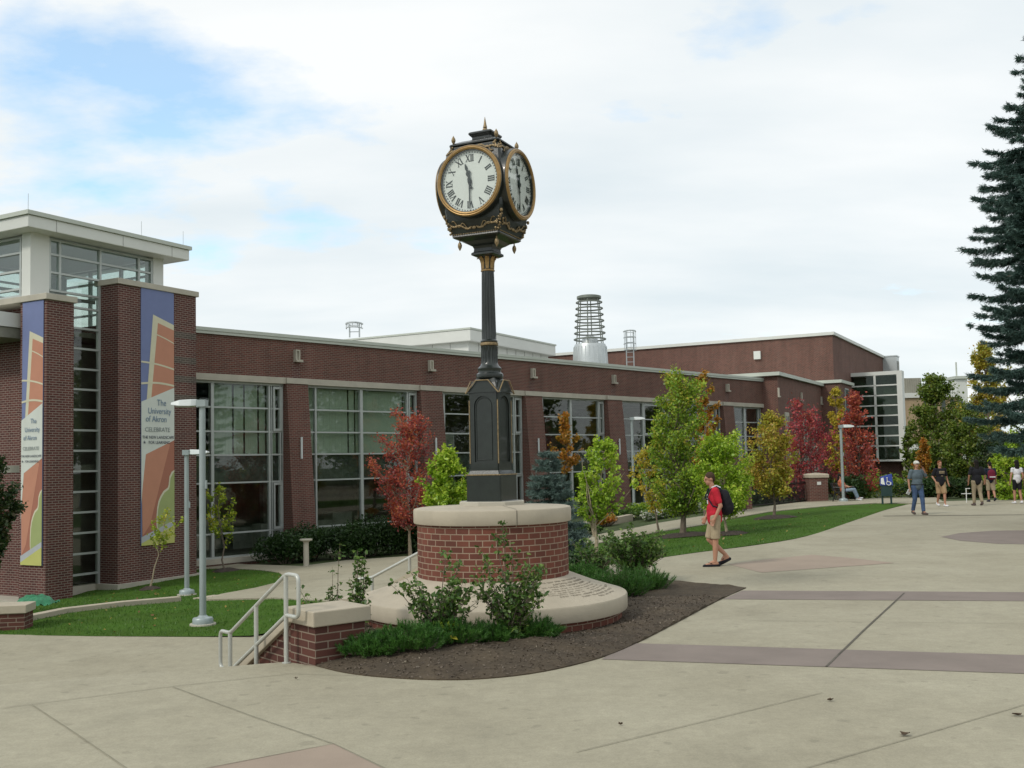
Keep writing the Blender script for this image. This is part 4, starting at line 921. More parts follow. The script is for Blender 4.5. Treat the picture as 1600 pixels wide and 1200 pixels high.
for s in range(4):
    RZ = Matrix.Rotation(s * math.pi / 2, 4, 'Z')
    def put(m, name, mt, par): m.xf(RZ); return m.build(name, mt, par)
    bz = put(ring([(.36, -.02 + .43), (.472, .41), (.472, .498), (.462, .505), (.40, .505), (.40, .43)]), 'face_drum', 'black', ck)
    rg_ = put(ring([(.405, .49), (.412, .522), (.430, .530), (.444, .522), (.452, .524), (.464, .512), (.468, .49)]), 'bezel', 'gold', bz)
    dl = put(disc(MB(), .408, .40, .470), 'dial', 'dial', ck)
    nm = MB()
    for k, t_ in enumerate(NUM): numeral(nm, t_, .305, k * math.pi / 6, .088, -.4705)
    put(nm, 'numerals', 'ink', dl)
    tk = MB()
    for k in range(60):
        a = k * math.pi / 30; w2 = .0055 if k % 5 else .010; hh = .014
        c = [(r_, q) for r_, q in ((.374, -w2), (.374, w2), (.374 + hh, w2), (.374 + hh, -w2))]
        A = [(q * math.cos(a) + r_ * math.sin(a), yy, ZF - q * math.sin(a) + r_ * math.cos(a)) for yy in (-.4705, -.4735) for r_, q in c]
        tk.add(A, [(0, 1, 2, 3), (7, 6, 5, 4)])
    put(tk, 'minute_marks', 'ink', dl)
    hm = MB(); ang = R(345); hand(hm, ang, [(-.11, .004), (-.095, .022), (-.08, .006), (-.05, .010), (-.03, .026), (0, .028), (.03, .024), (.06, .010), (.085, .024), (.11, .026), (.135, .010), (.17, .018), (.20, .016), (.245, .002)], -.480)
    put(hm, 'hour_hand', 'ink', dl)
    mm = MB(); ang = R(180); hand(mm, ang, [(-.14, .003), (-.12, .02), (-.09, .008), (-.05, .012), (-.03, .022), (0, .026), (.03, .018), (.06, .008), (.10, .010), (.16, .007), (.25, .008), (.365, .003)], -.488)
    mm.box(-.02, .02, -.502, -.478, ZF - .02, ZF + .02)
    put(mm, 'minute_hand', 'ink', dl)
    put(disc(MB(), .406, .508, .511), 'glass', 'clockglass', bz)
    # gilded scrollwork above and below the face
    for up_ in (1, -1):
        om = MB(); rr = random.Random(7 + up_)
        zb_ = zc(240) if up_ > 0 else zc(364); yb_ = lambda x, z: -(np.interp(z, [zc(376), zc(368), zc(352), zc(335), zc(300), zc(270), zc(250), zc(238)], [.335, .355, .40, .42, .43, .425, .40, .35]) + .010)
        for side in (-1, 1):
            for k in range(16):
                t_ = k / 15; x = side * (.04 + .30 * t_); z = zb_ + up_ * (-.012 + .020 * math.sin(t_ * 9)) - up_ * .10 * max(0, t_ - .45)
                om.ell((x, yb_(x, z), z), (.016 + .008 * math.sin(k * 2.1) ** 2, .012, .010 + .006 * math.sin(k * 1.3) ** 2), 6)
            pts = [(side * (.05 + .26 * t_), yb_(0, zb_ + up_ * (-.01 + .03 * math.sin(t_ * 12) - .07 * t_)), zb_ + up_ * (-.01 + .03 * math.sin(t_ * 12) - .07 * t_)) for t_ in np.linspace(0, 1, 24)]
            om.tube(pts, .0075, 5)
        om.ell((0, yb_(0, zb_) - .004, zb_), (.03, .015, .022), 8)
        put(om, 'scrollwork', 'gold_dull', ck)
    # corner drops: a cluster of leaves and berries
    cm = MB(); c0 = .385
    for k in range(22):
        t_ = rr.random(); z = zc(236) - .13 * t_; q = (rr.random() - .5) * .14 * (1 - t_ * .8); e_ = np.interp(z, [zc(250), zc(238)], [.40, .345]) * .97
        cm.ell((e_ + q * .7, -(e_ - q * .7), z), rr.uniform(.008, .017), 6)
    for k in range(26):
        t_ = rr.random(); z = zc(370) + .19 * t_; q = (rr.random() - .5) * .17 * (1 - t_ * .8); e_ = np.interp(z, [zc(376), zc(368), zc(352), zc(335)], [.335, .355, .40, .42]) * .985
        cm.ell((e_ + q * .7, -(e_ - q * .7), z), rr.uniform(.008, .018), 6)
    cm.ell((.415, -.415, zc(344)), (.022, .022, .026), 8)
    put(cm, 'corner_ornament', 'gold_dull', ck)
    bd = MB()
    for k in range(26): x = -.32 + .64 * k / 25; bd.ell((x, -.352, zc(371.3)), .008, 6)
    put(bd, 'beading', 'gold_dull', ck)
    up_f = MB(); x = .315
    up_f.lathe([(.006, zc(233)), (.012, zc(231.5)), (.008, zc(230)), (.026, zc(226.5)), (.029, zc(224)), (.022, zc(221)), (.008, zc(218.5)), (.002, zc(217))], 10, c=(x, -x)); put(up_f, 'urn_finial', 'gold_dull', ck)
    dn_f = MB(); dn_f.lathe([(.002, zc(394.5)), (.010, zc(393)), (.026, zc(389)), (.029, zc(386)), (.022, zc(383)), (.008, zc(381)), (.010, zc(375))], 10, c=(.27, -.27)); put(dn_f, 'drop_finial', 'gold_dull', ck)
# ================================================================== STAIR PIER, CHEEK WALL, HANDRAILS
SA = math.atan2(-RD.x, RD.y)
sp = thing('stair_pier', 'low brick pier with thick pale stone cap beside the tubular handrail', 'pier', (PC.x, PC.y, 0), SA)
MB().box(0, .58, 0, .52, -1.2, .39).add([], []).build('pier', 'brick_pier', sp)
o = MB().box(-.045, .63, -.045, .57, .39, .545).build('cap', 'cast', sp, bev=.012)
ck_ = MB(); ck_.hexa([(.02, .52, -1.2), (.34, .52, -1.2), (.34, 2.6, -1.2), (.02, 2.6, -1.2)], [(.02, .52, .38), (.34, .52, .38), (.34, 2.6, -.80), (.02, 2.6, -.80)]); ck_.build('cheek_wall', 'brick_pier', sp)
ck_ = MB(); ck_.hexa([(-.03, .50, .38), (.38, .50, .38), (.38, 2.68, -.85), (-.03, 2.68, -.85)], [(-.03, .50, .50), (.38, .50, .50), (.38, 2.68, -.74), (-.03, 2.68, -.74)]); ck_.build('sloping_cap', 'cast', sp, bev=.008)
def rnd(pts, r=.06, n=4):
    P = [Vector(p) for p in pts]; out = [P[0]]
    for i in range(1, len(P) - 1):
        a = (P[i - 1] - P[i]); b = (P[i + 1] - P[i]); rr_ = min(r, a.length * .45, b.length * .45); a = P[i] + a.normalized() * rr_; b = P[i] + b.normalized() * rr_
        for k in range(n + 1): t = k / n; out.append(a * (1 - t) ** 2 + P[i] * 2 * t * (1 - t) + b * t * t)
    out.append(P[-1]); return out
M_['rail'] = mat('handrail_metal', (.47, .48, .44), .4, .25, var=.06, vs=20)
hr = thing('handrail', 'pale tubular metal handrail with rounded loop ends beside the brick stair pier', 'handrail', (PC.x, PC.y, 0), SA)
x = -.13; sl_ = -.555; y0 = .36; z0 = .905; y1 = 1.62; zA = lambda y: z0 + sl_ * (y - y0); dz = .42
lp = [(x, y0, z0 - dz), (x, y0 - .26, z0 - dz - .0), (x, y0 - .26, z0), (x, y0, z0), (x, y1 + .1, zA(y1 + .1)), (x, y1 + .36, zA(y1 + .1)), (x, y1 + .36, zA(y1 + .1) - dz), (x, y1 + .1, zA(y1 + .1) - dz), (x, y0, z0 - dz)]
MB().tube(rnd(lp, .07), .021, 12).build('rail', 'rail', hr)
for y, zt, zb2 in ((y0 + .01, z0, 0), (y0 + .70, zA(y0 + .70), -.3), (y1 + .1, zA(y1 + .1), -.75)):
    MB().tube([(x, y, zb2), (x, y, zt)], .0235, 12).build('post', 'rail', hr)
MB().lathe([(.045, 0), (.045, .008), (.03, .012)], 20, c=(x, y0 + .01)).build('base_plate', 'rail', hr)
# second handrail and low wall behind the plinth
A = YD(657, 862, 14.6); B = YD(580, 903, 14.9); C_ = YD(556, 905, 15.0)
h2 = thing('handrail', 'pale tubular metal handrail sloping down behind the round plinth', 'handrail', (A.x, A.y, 0))
lo = lambda p: (p.x - A.x, p.y - A.y, p.z)
D0 = A + (A - B) * .5
MB().tube(rnd([lo(D0), lo(A), lo(B), lo(C_), (lo(C_)[0], lo(C_)[1], lo(C_)[2] - .42), (lo(B)[0], lo(B)[1], lo(B)[2] - .42)], .07), .021, 10).build('rail', 'rail', h2)
for f in (.22, .98):
    p = A.lerp(B, f); q = lo(p); MB().tube([(q[0], q[1], -.9), (q[0], q[1], q[2])], .0235, 10).build('post', 'rail', h2)
E0 = YD(668, 881, 14.65); E1 = YD(585, 930, 15.0); E2 = YD(535, 934, 15.1)
w2_ = thing('cheek_wall', 'low stair wall with pale stone top behind the round plinth', 'wall', (E0.x, E0.y, 0))
def seg(a, b, wd_, za_, zb_, lowz, nm, mt):
    d = (b - a); d.z = 0; d.normalize(); q = Vector((-d.y, d.x, 0)) * wd_ / 2; m_ = MB(); f_ = lambda p, z: (p.x - E0.x, p.y - E0.y, z)
    m_.hexa([f_(a - q, lowz if nm == 'wall' else za_ - .1), f_(b - q, lowz if nm == 'wall' else zb_ - .1), f_(b + q, lowz if nm == 'wall' else zb_ - .1), f_(a + q, lowz if nm == 'wall' else za_ - .1)], [f_(a - q, za_), f_(b - q, zb_), f_(b + q, zb_), f_(a + q, za_)]); m_.build(nm, mt, w2_)
seg(E0, E1, .30, E0.z - .1, E1.z - .1, -1.2, 'wall', 'brick_pier'); seg(E0, E1, .38, E0.z, E1.z, 0, 'stone_top', 'cast'); seg(E1, E2, .34, E1.z - .1, E2.z - .1, -1.2, 'wall', 'brick_pier'); seg(E1, E2, .42, E1.z + .003, E2.z + .003, 0, 'stone_top', 'cast')
# ================================================================== LAMP POSTS
def lamp(px, pyb, pyt, label, dirx, rp_=.062, hl=.56, sensor=True):
    p = T(px, pyb); top = YD(px - 7, pyt, p.y); H_ = top.z - p.z
    t = thing('lamp_post', label, 'lamp post', p[:], 0, 'area lamps along the garden walks')
    MB().lathe([(.24, -.05), (.24, .045), (.235, .05), (.15, .05)], 28).build('footing', 'stone', t)
    MB().lathe([(.19, .05), (.19, .13), (.175, .155), (.10, .17), (rp_ + .01, .2)], 28).build('base_cover', 'pole', t)
    MB().tube([(0, 0, .05), (0, 0, H_)], [rp_, rp_ * .92], 20).build('pole', 'pole', t)
    s = dirx; hb_ = MB(); x0 = -.07; 
    hb_.box(-.085, .085, -.1, .1, H_ - .02, H_ + .11).build('pole_top', 'pole', t)
    m_ = MB(); prof = [(.09, .075, .0, .12), (.18, .13, -.01, .12), (.40, .15, -.005, .11), (hl, .13, .02, .065)]
    vs = []
    for a, w_, z0_, z1_ in prof: vs += [(s * a, -w_, H_ + z0_), (s * a, w_, H_ + z0_), (s * a, w_ * .75, H_ + z1_), (s * a, -w_ * .75, H_ + z1_)]
    fs = [(i * 4 + j, i * 4 + (j + 1) % 4, (i + 1) * 4 + (j + 1) % 4, (i + 1) * 4 + j) for i in range(3) for j in range(4)] + [(0, 3, 2, 1), (12, 13, 14, 15)]
    if s < 0: fs = [tuple(reversed(f_)) for f_ in fs]
    hd_ = m_.add(vs, fs).build('lamp_head', 'fixture', t, bev=.01)
    MB().box(min(s * .2, s * (hl - .08)), max(s * .2, s * (hl - .08)), -.10, .10, H_ - .022, H_ - .006).build('lens', 'interior_light', hd_)
    if sensor: MB().box(.05, .085, -.03, .03, H_ * .62, H_ * .62 + .16).build('hand_hole_cover', 'pole', t)
    return t
lamp(317, 978, 634, 'nearest grey lamp post with its lamp head pointing left, standing on the left lawn', -1)
lamp(292, 931, 710, 'shorter looking lamp post just behind the nearest one, lamp head pointing right', 1)
lamp(991, 806, 656, 'grey lamp post on the garden walk, left of the tallest young tree', 1)
lamp(1318, 785, 668, 'farthest grey lamp post, among the red maples by the glass bay', 1)
# ================================================================== SMALL THINGS
p = T(478.5, 886); t = thing('bollard_light', 'short round bollard light with wide flat top by the curving garden walk', 'bollard light', p[:])
hgt = YD(478, 842, p.y).z - p.z
MB().lathe([(.12, 0), (.12, .02), (.09, .03), (.085, hgt - .12)], 24).build('post', 'stone', t); MB().lathe([(.085, hgt - .119), (.11, hgt - .08), (.20, hgt - .05), (.205, hgt - .015), (.19, hgt)], 28).build('lamp_cap', 'stone', t)
def kerbwall(name, pts, wd_, hh, label, cat, z_extra=.1, mt='cast'):
    P = [T(*q) for q in pts]; base = P[0]; t = thing(name, label, cat, base[:]); m_ = MB()
    for a, b in zip(P, P[1:]):
        d = (b - a); d.z = 0; d.normalize(); q = Vector((-d.y, d.x, 0)) * wd_ / 2; za_, zb_ = a.z + hh, b.z + hh
        f_ = lambda p_, z: (p_.x - base.x, p_.y - base.y, z - base.z)
        m_.hexa([f_(a - q, a.z - .4), f_(b - q, b.z - .4), f_(b + q, b.z - .4), f_(a + q, a.z - .4)], [f_(a - q, za_), f_(b - q, zb_), f_(b + q, zb_), f_(a + q, za_)])
    m_.build('stone', mt, t, bev=.01); return t
kerbwall('retaining_kerb', [(38, 972), (100, 959), (190, 948), (280, 940)], .22, .12, 'long low pale stone kerb wall crossing the left lawn', 'kerb wall')
kerbwall('stone_slab', [(310, 937), (342, 932)], .3, .04, 'short flat pale stone slab lying in the lawn behind the nearest lamp post', 'stone slab')
kerbwall('retaining_kerb', [(905, 826), (925, 823), (960, 817), (985, 812)], .25, .22, 'low pale stone kerb at the foot of the long building, right of the blue spruce', 'kerb wall')
wl = T(38, 985); t = thing('garden_wall', 'end of a low brick wall with pale stone cap at the left edge of the picture', 'wall', (wl.x, wl.y, wl.z), R(8))
MB().box(-3.5, 0, 0, .5, -.3, .32).build('brick', 'brick_pier', t); MB().box(-3.55, .04, -.04, .54, .32, .47).build('cap', 'cast', t, bev=.01)
gp = T(20, 962); t = thing('green_tarp', 'crumpled bright green plastic sheet behind the low brick wall end', 'plastic sheet', (wl.x - .22, wl.y + .9, wl.z + .36))
m_ = MB(); n = 26; vs = []; 
for j in range(n):
    for i in range(n):
        u, v = i / (n - 1) * 2 - 1, j / (n - 1) * 2 - 1; r = max(0, 1 - (u * u + v * v)); vs.append((u * .36, v * .3, .02 + .16 * r ** .6 + .05 * noise.noise(Vector((u * 5, v * 5, 1)))))
m_.add(vs, [(j * n + i, j * n + i + 1, (j + 1) * n + i + 1, (j + 1) * n + i) for j in range(n - 1) for i in range(n - 1)], True)
M_['tarp'] = mat('green_plastic', (.02, .17, .075), .4, var=.3, vs=8); m_.build('sheet', 'tarp', t)
# brick gate piers, railing, benches
def gpier(px0, px1, pyt, pyb, label, plaque=False):
    a = T(px0, pyb); b = YD(px1, pyb, a.y); wd_ = b.x - a.x; H_ = YD(px0, pyt, a.y).z - a.z
    t = thing('brick_pier', label, 'brick pier', (a.x + wd_ / 2, a.y + wd_ / 2, a.z)); q = wd_ / 2 - .05
    MB().box(-q, q, -q, q, -.2, H_ - .2).build('shaft', 'brick', t)
    c = MB().lathe([(wd_ / 2 * 1.42, H_ - .2), (wd_ / 2 * 1.42, H_ - .06), (wd_ / 2 * 1.25, H_ - .02), (.02, H_ + .03)], 4, a0=math.pi / 4, smooth=False); c.build('cap', 'cast', t, bev=.01)
    if plaque: MB().box(-.08, .10, -q - .02, -q - .001, H_ * .60, H_ * .60 + .14).build('plaque', 'white', t)
    return t, a, wd_
g1, a1, _ = gpier(1148, 1178, 745, 798, 'left brick gate pier, beside the empty bench behind the student in red')
g2, a2, _ = gpier(1265, 1297, 740, 785, 'right brick gate pier with small white plaque, near the seated person', True)
f0 = Vector((a1.x + .85, a1.y + 1.0, a1.z)); f1 = Vector((a2.x + .1, a2.y + .8, a2.z)); fd = f1 - f0; fl_ = math.hypot(fd.x, fd.y); t = thing('railing_fence', 'black metal picket fence between the two brick gate piers', 'fence', f0[:], math.atan2(fd.y, fd.x))
m_ = MB(); k = 0
while k < fl_: m_.box(k, k + .018, -.009, .009, .05, 1.05); k += .11
m_.build('pickets', 'blackmetal', t, 0); MB().box(0, fl_, -.02, .02, .95, 1.0).box(0, fl_, -.02, .02, .12, .17).build('rails', 'blackmetal', t)
for k in (0, fl_ / 2, fl_): MB().box(k - .03, k + .03, -.03, .03, -.1, 1.12).build('post', 'blackmetal', t)
def bench(loc, rz, label, wd_=1.5):
    t = thing('park_bench', label, 'bench', loc, rz)
    for s in (-1, 1):
        x = s * (wd_ / 2 - .08)
        MB().tube(rnd([(x, -.28, 0), (x, -.27, .42), (x, .2, .42), (x, .33, .86)], .05), .025, 8).tube([(x, .2, .42), (x, .30, 0)], .025, 8).tube(rnd([(x, -.27, .42), (x, -.28, .64), (x, .26, .66)], .05), .02, 8).build('leg', 'blackmetal', t)
    m_ = MB(); [m_.box(-wd_ / 2, wd_ / 2, -.28 + k * .1, -.2 + k * .1, .43, .455) for k in range(5)]; m_.build('seat', 'blackmetal', t)
    m_ = MB(); [m_.hexa([(-wd_ / 2, .225 + k * .035, .50 + k * .09), (wd_ / 2, .225 + k * .035, .50 + k * .09), (wd_ / 2, .25 + k * .035, .50 + k * .09), (-wd_ / 2, .25 + k * .035, .50 + k * .09)], [(-wd_ / 2, .25 + k * .035, .565 + k * .09), (wd_ / 2, .25 + k * .035, .565 + k * .09), (wd_ / 2, .275 + k * .035, .565 + k * .09), (-wd_ / 2, .275 + k * .035, .565 + k * .09)]) for k in range(4)]; m_.build('backrest', 'blackmetal', t)
    return t
q = T(1150, 800); bench((q.x - .15, q.y + .25, q.z), R(-20), 'empty black bench beside the left brick gate pier', 1.3)
BP = T(1318, 783.5); BP = Vector((BP.x, BP.y - .1, BP.z)); bench(BP[:], R(55), 'black bench carrying the seated person in the orange top', 1.5)
# blue and dark green newspaper style box on legs with a wheelchair emblem
q = T(1386, 788); t = thing('sign_stand', 'blue stand on two dark legs bearing a white wheelchair emblem', 'sign stand', q[:], R(-12))
M_['signblue'] = mat('sign_blue', (.03, .06, .30), .45); M_['signwhite'] = mat('sign_white', (.75, .76, .74), .5)
for s in (-1, 1): MB().box(s * .17 - .035, s * .17 + .035, -.04, .04, 0, .40).build('leg', 'darkgreen', t)
MB().box(-.21, .21, -.10, .10, .33, .80).build('lower_box', 'darkgreen', t, bev=.01)
MB().hexa([(-.24, -.14, .78), (.24, -.14, .78), (.24, .12, .78), (-.24, .12, .78)], [(-.22, -.10, 1.12), (.22, -.10, 1.24), (.22, .12, 1.24), (-.22, .12, 1.12)]).build('upper_box', 'signblue', t)
wm = MB(); yy = -.155; wm.tube([(.08 + .085 * math.cos(a), yy, .87 + .085 * math.sin(a)) for a in np.linspace(-4.4, 0.4, 16)], .016, 6).tube([(.02, yy, 1.03), (.03, yy, .92), (.12, yy, .92), (.16, yy, .80)], .018, 6).ell((.02, yy, 1.075), .028, 8); wm.build('wheelchair_emblem', 'signwhite', t)
MB().hexa([(-.23, -.15, .84), (-.07, -.15, .80), (-.07, -.143, .80), (-.23, -.143, .84)], [(-.21, -.12, 1.07), (-.12, -.12, 1.10), (-.12, -.112, 1.10), (-.21, -.112, 1.07)]).build('notice', 'signwhite', t)
# white sign frame among the walkers
q = G(1519, 786); q = Vector((q.x, q.y + .5, 0)); t = thing('sign_post', 'thin white cross shaped post behind the walker in black and khaki', 'sign post', q[:])
MB().tube([(0, 0, 0), (0, 0, .58)], .018, 6).tube([(-.2, 0, .36), (.2, 0, .36)], .014, 6).tube([(-.02, 0, .57), (.16, 0, .57)], .014, 6).build('post', 'signwhite', t)
# fallen leaves on the paving
M_['dryleaf'] = mat('dry_leaf', (.075, .05, .03), .8, var=.4, vs=30)
for k, (px, py, s) in enumerate([(1590, 1119, .10), (1415, 1150, .11), (1298, 1096, .07), (463, 1062, .05), (970, 1134, .05)]):
    q = G(px, py); m_ = MB(); n = 9; rr = random.Random(k); vs = []
    for j in range(n):
        a = 2 * math.pi * j / n; r = s * (.5 if j % 2 else .32) * rr.uniform(.7, 1.2); vs.append((r * math.cos(a), r * .7 * math.sin(a), .012 + .02 * rr.random()))
    vs += [(0, 0, .008)]; m_.add(vs, [(j, (j + 1) % n, n) for j in range(n)]); o = m_.build('fallen_leaf', 'dryleaf'); o.location = q[:]
    tag(o, ['dry brown leaf at the right edge of the picture, low on the plaza', 'largest dry leaf, on the diagonal joint low on the right of the plaza', 'small dry leaf just below the dark crossing of joint and purple band', 'tiny dry leaf in front of the brick stair pier', 'tiny dry leaf below the tip of the soil bed'][k], 'leaf', 'dry leaves on the plaza')
# ================================================================== PLANTS
def LM(name, cols, **k): M_[name] = leafmat(name, cols, **k)
LM('l_yellowgreen', [(0.1430, 0.2288, 0.0172), (0.2717, 0.3861, 0.0286), (0.4576, 0.5148, 0.0501), (0.5720, 0.4576, 0.0715)])
LM('l_bright', [(0.1087, 0.2173, 0.0124), (0.2329, 0.3881, 0.0233), (0.4036, 0.5589, 0.0466), (0.5589, 0.6000, 0.0776)])
LM('l_green', [(0.0761, 0.1631, 0.0174), (0.1740, 0.3045, 0.0261), (0.3262, 0.4567, 0.0435), (0.5655, 0.4350, 0.0653)])
LM('l_yellow', [(0.1950, 0.2113, 0.0244), (0.4225, 0.3575, 0.0325), (0.6000, 0.4875, 0.0488), (0.6000, 0.3575, 0.0650)])
LM('l_yellow2', [(0.2100, 0.2500, 0.0300), (0.3400, 0.3600, 0.0400), (0.4200, 0.3800, 0.0450), (0.5200, 0.3600, 0.0600), (0.4500, 0.2200, 0.0600)])
LM('l_orange', [(0.1458, 0.1620, 0.0194), (0.3564, 0.2106, 0.0244), (0.5346, 0.2430, 0.0324), (0.4860, 0.1458, 0.0324)])
LM('l_red', [(0.1275, 0.0470, 0.0470), (0.3000, 0.0575, 0.0575), (0.4950, 0.1025, 0.0575), (0.5400, 0.2000, 0.0650)])
LM('l_crimson', [(0.1276, 0.0419, 0.0565), (0.2916, 0.0474, 0.0656), (0.4738, 0.0747, 0.0747), (0.3645, 0.1476, 0.0565)])
LM('l_olive', [(0.0422, 0.0806, 0.0115), (0.0960, 0.1632, 0.0192), (0.1632, 0.2304, 0.0288), (0.2496, 0.2496, 0.0422)])
LM('l_dark', [(0.0112, 0.0280, 0.0084), (0.0252, 0.0560, 0.0140), (0.0490, 0.0840, 0.0196), (0.0980, 0.0700, 0.0280)])
LM('l_hedge', [(0.0192, 0.0448, 0.0128), (0.0352, 0.0800, 0.0192), (0.0640, 0.1200, 0.0288)])
LM('l_juniper', [(0.0267, 0.0891, 0.0149), (0.0594, 0.1708, 0.0267), (0.1114, 0.2376, 0.0446)], trans=.2)
LM('l_shrub', [(0.0276, 0.0690, 0.0138), (0.0604, 0.1294, 0.0242), (0.1207, 0.2070, 0.0379), (0.2070, 0.2760, 0.0690)], trans=.25)
LM('l_bluespruce', [(.07, .115, .10), (.12, .18, .155), (.19, .26, .23)], trans=.25)
LM('l_whiteflower', [(0.3500, 0.4000, 0.2500), (0.6000, 0.6000, 0.5000), (0.6000, 0.6000, 0.6000)], trans=.2)
LM('l_spruce', [(.04, .078, .066), (.075, .135, .115), (.125, .20, .17)], trans=.2)
def trunk_tube(p0, p1, r0, r1, rs, wob=.04, n=7):
    P = []; 
    for k in range(n):
        t = k / (n - 1); q = Vector(p0).lerp(Vector(p1), t); a = wob * math.sin(math.pi * t) * (Vector(p1) - Vector(p0)).length
        P.append(q + Vector((rs.uniform(-a, a), rs.uniform(-a, a), 0)))
    return P, [r0 + (r1 - r0) * (k / (n - 1)) ** .8 for k in range(n)]
def tree(kind, label, base, H_, c0, rad, leaf, m, seed, nl=5200, ls=.13, prof='oval', bark='bark', tr=None, cat='tree', group=None, nb=34, lean=(0, 0), asp=.65, spread=.34, stems=1, shape=(1, 1), ntw=9):
    """H_ height, c0 height of the crown's foot, rad crown radius; local frame at the base"""
    rs = random.Random(seed); rg_ = np.random.default_rng(seed); t = thing(kind, label, cat, base[:], 0, group)
    tr = tr or max(.035, H_ * .014); top = Vector((lean[0], lean[1], H_ * .93))
    tm = MB(); axes = []
    for s in range(stems):
        off = Vector((0, 0, 0)) if stems == 1 else Vector((math.cos(s * 2.1) * rad * .45, math.sin(s * 2.1) * rad * .45, -H_ * .1 * s))
        st0 = Vector((0, 0, -.05)) if s == 0 else Vector((lean[0] * .2, 0, c0 * (.35 + .15 * s)))
        P, Rr = trunk_tube(st0, top + off, tr * (1 if s == 0 else .6), tr * .12, rs); axes.append(P)
        if s == 0: P[0] = Vector((0, 0, -.05)); Rr[0] = tr * 1.35
        tm.tube(P, Rr, 8)
    def rprof(u):
        if prof == 'oval': return math.sin(math.pi * min(1, max(0, u ** .82 * .90 + .08))) ** .75
        if prof == 'cone': return (1 - u) ** .75 * min(1, .35 + u * 5)
        if prof == 'egg': return (math.sin(math.pi * min(1, u ** .75 * .85 + .07)) ** .8)
        if prof == 'spread': return min(1, .45 + u * 1.6) * (1 - u ** 3) ** .5
        return 1
    def axis(z):
        P = axes[0]; f = max(0, min(.999, z / P[-1].z)) * (len(P) - 1); i = int(f); return P[i].lerp(P[i + 1], f - i)
    bm_ = MB(); TP = []; TQ = []
    for k in range(nb):
        u = (k + .5) / nb; u = min(.99, max(0, u + rs.uniform(-.05, .05))); z = c0 + (H_ - c0) * u; a = k * 2.39996 + rs.uniform(-.5, .5); lobe = .82 + .30 * math.sin(a * 2 + seed + u * 7) * (1 if u < .85 else .3)
        r = rad * rprof(u) * rs.uniform(.55, 1.08) * lobe
        e_ = axis(z) + Vector((r * math.cos(a) * shape[0], r * math.sin(a) * shape[1], 0)); e_.z = z + rs.uniform(-.02, .05) * H_
        zz = max(c0 * .75, z - r * rs.uniform(.7, 1.2)); s0 = axis(zz); mid = s0.lerp(e_, .5) + Vector((0, 0, -.08 * r))
        bm_.tube([s0, mid, e_], [tr * .34, tr * .2, tr * .05], 5); d0 = (e_ - mid).normalized()
        for q in range(ntw):
            f = rs.uniform(.25, 1.0); p = mid.lerp(e_, (f - .5) * 2) if f > .5 else s0.lerp(mid, f * 2); d = (d0 * .7 + Vector((rs.gauss(0, .6), rs.gauss(0, .6), rs.gauss(.25, .4)))).normalized(); Lt = rad * rs.uniform(.14, .36) * (1.15 - .4 * f); q1 = p + d * Lt
            bm_.tube([p, q1], [tr * .08, tr * .025], 3, cap=False); TP.append(p[:]); TQ.append(q1[:])
    tm.add(bm_.v, bm_.f, True)
    tm.build('trunk', bark, t)
    nl = int(nl * 2.6); ls = ls * .63; TP = np.array(TP); TQ = np.array(TQ); wts = rg_.uniform(.3, 1.7, len(TP)); wts /= wts.sum(); idx = rg_.choice(len(TP), nl, p=wts); f = rg_.random((nl, 1)) ** .8 * 1.08
    Cc = TP[idx] * (1 - f) + TQ[idx] * f; off = rg_.normal(size=(nl, 3)) * rad * .058 * spread / .34; ls = ls * rg_.uniform(.65, 1.2, nl)
    quads_obj('crown', leaves(Cc + off, ls, rg_, asp, .35), m, t)
    return t
def place(px, pyb, Y=None, z=None):
    if Y is None: return T(px, pyb)
    p = YD(px, pyb, Y); p.z = h(p.x, p.y) if z is None else z; return p
def ptree(kind, label, px, pyb, pyt, pyc, hw, m, seed, Y=None, cx=None, **k):
    """sizes given as they are measured in the picture at the tree's distance"""
    b = place(px, pyb, Y); H_ = YD(px, pyt, b.y).z - b.z; c0 = YD(px, pyc, b.y).z - b.z; rad = hw / F * b.y * 1.12
    ln = ((cx - px) / F * b.y, 0) if cx else (0, 0)
    return tree(kind, label, b, H_, c0, rad * .86, None, m, seed, lean=ln, **k)
ptree('young_tree', 'thin sapling with a few yellow leaves in front of the right banner', 233, 922, 803, 850, 34, 'l_yellowgreen', 1, cx=258, nl=210, ls=.13, nb=12, spread=.35, tr=.03, bark='bark_pale', prof='spread')
ptree('young_tree', 'thin sapling with yellow green leaves just right of the two lamp posts', 352, 893, 762, 835, 40, 'l_yellowgreen', 2, cx=338, nl=420, ls=.16, nb=14, spread=.32, tr=.035, prof='spread')
ptree('maple_tree', 'red leaved maple left of the clock in front of the long building', 641, 866, 655, 815, 70, 'l_red', 3, nl=3300, ls=.15, prof='egg', nb=52, tr=.055, bark='bark_pale', spread=.33)
ptree('young_tree', 'small dense tree with large bright green leaves just left of the clock pedestal', 700, 900, 708, 822, 49, 'l_bright', 4, Y=22, nl=3600, ls=.15, prof='oval', nb=40, asp=.5)
ptree('young_tree', 'thin orange tinged tree behind the blue spruce', 886, 850, 648, 735, 27, 'l_orange', 5, Y=37, nl=1100, ls=.16, prof='oval', nb=24, tr=.045)
ptree('young_tree', 'yellow green tree with pale forked stems right of the round plinth', 930, 872, 690, 805, 52, 'l_bright', 6, cx=926, nl=1900, ls=.13, prof='egg', nb=38, stems=3, bark='bark_pale', tr=.05, spread=.31)
ptree('tall_tree', 'tallest of the young green trees on the right lawn, with mulch round its trunk', 1067, 838, 590, 796, 72, 'l_green', 7, nl=6600, ls=.14, prof='egg', nb=64, tr=.085, spread=.33)
ptree('tall_tree', 'rusty green tree partly behind the tallest young tree', 1104, 812, 588, 760, 36, 'l_orange', 8, Y=40, nl=2600, ls=.17, prof='oval', nb=30)
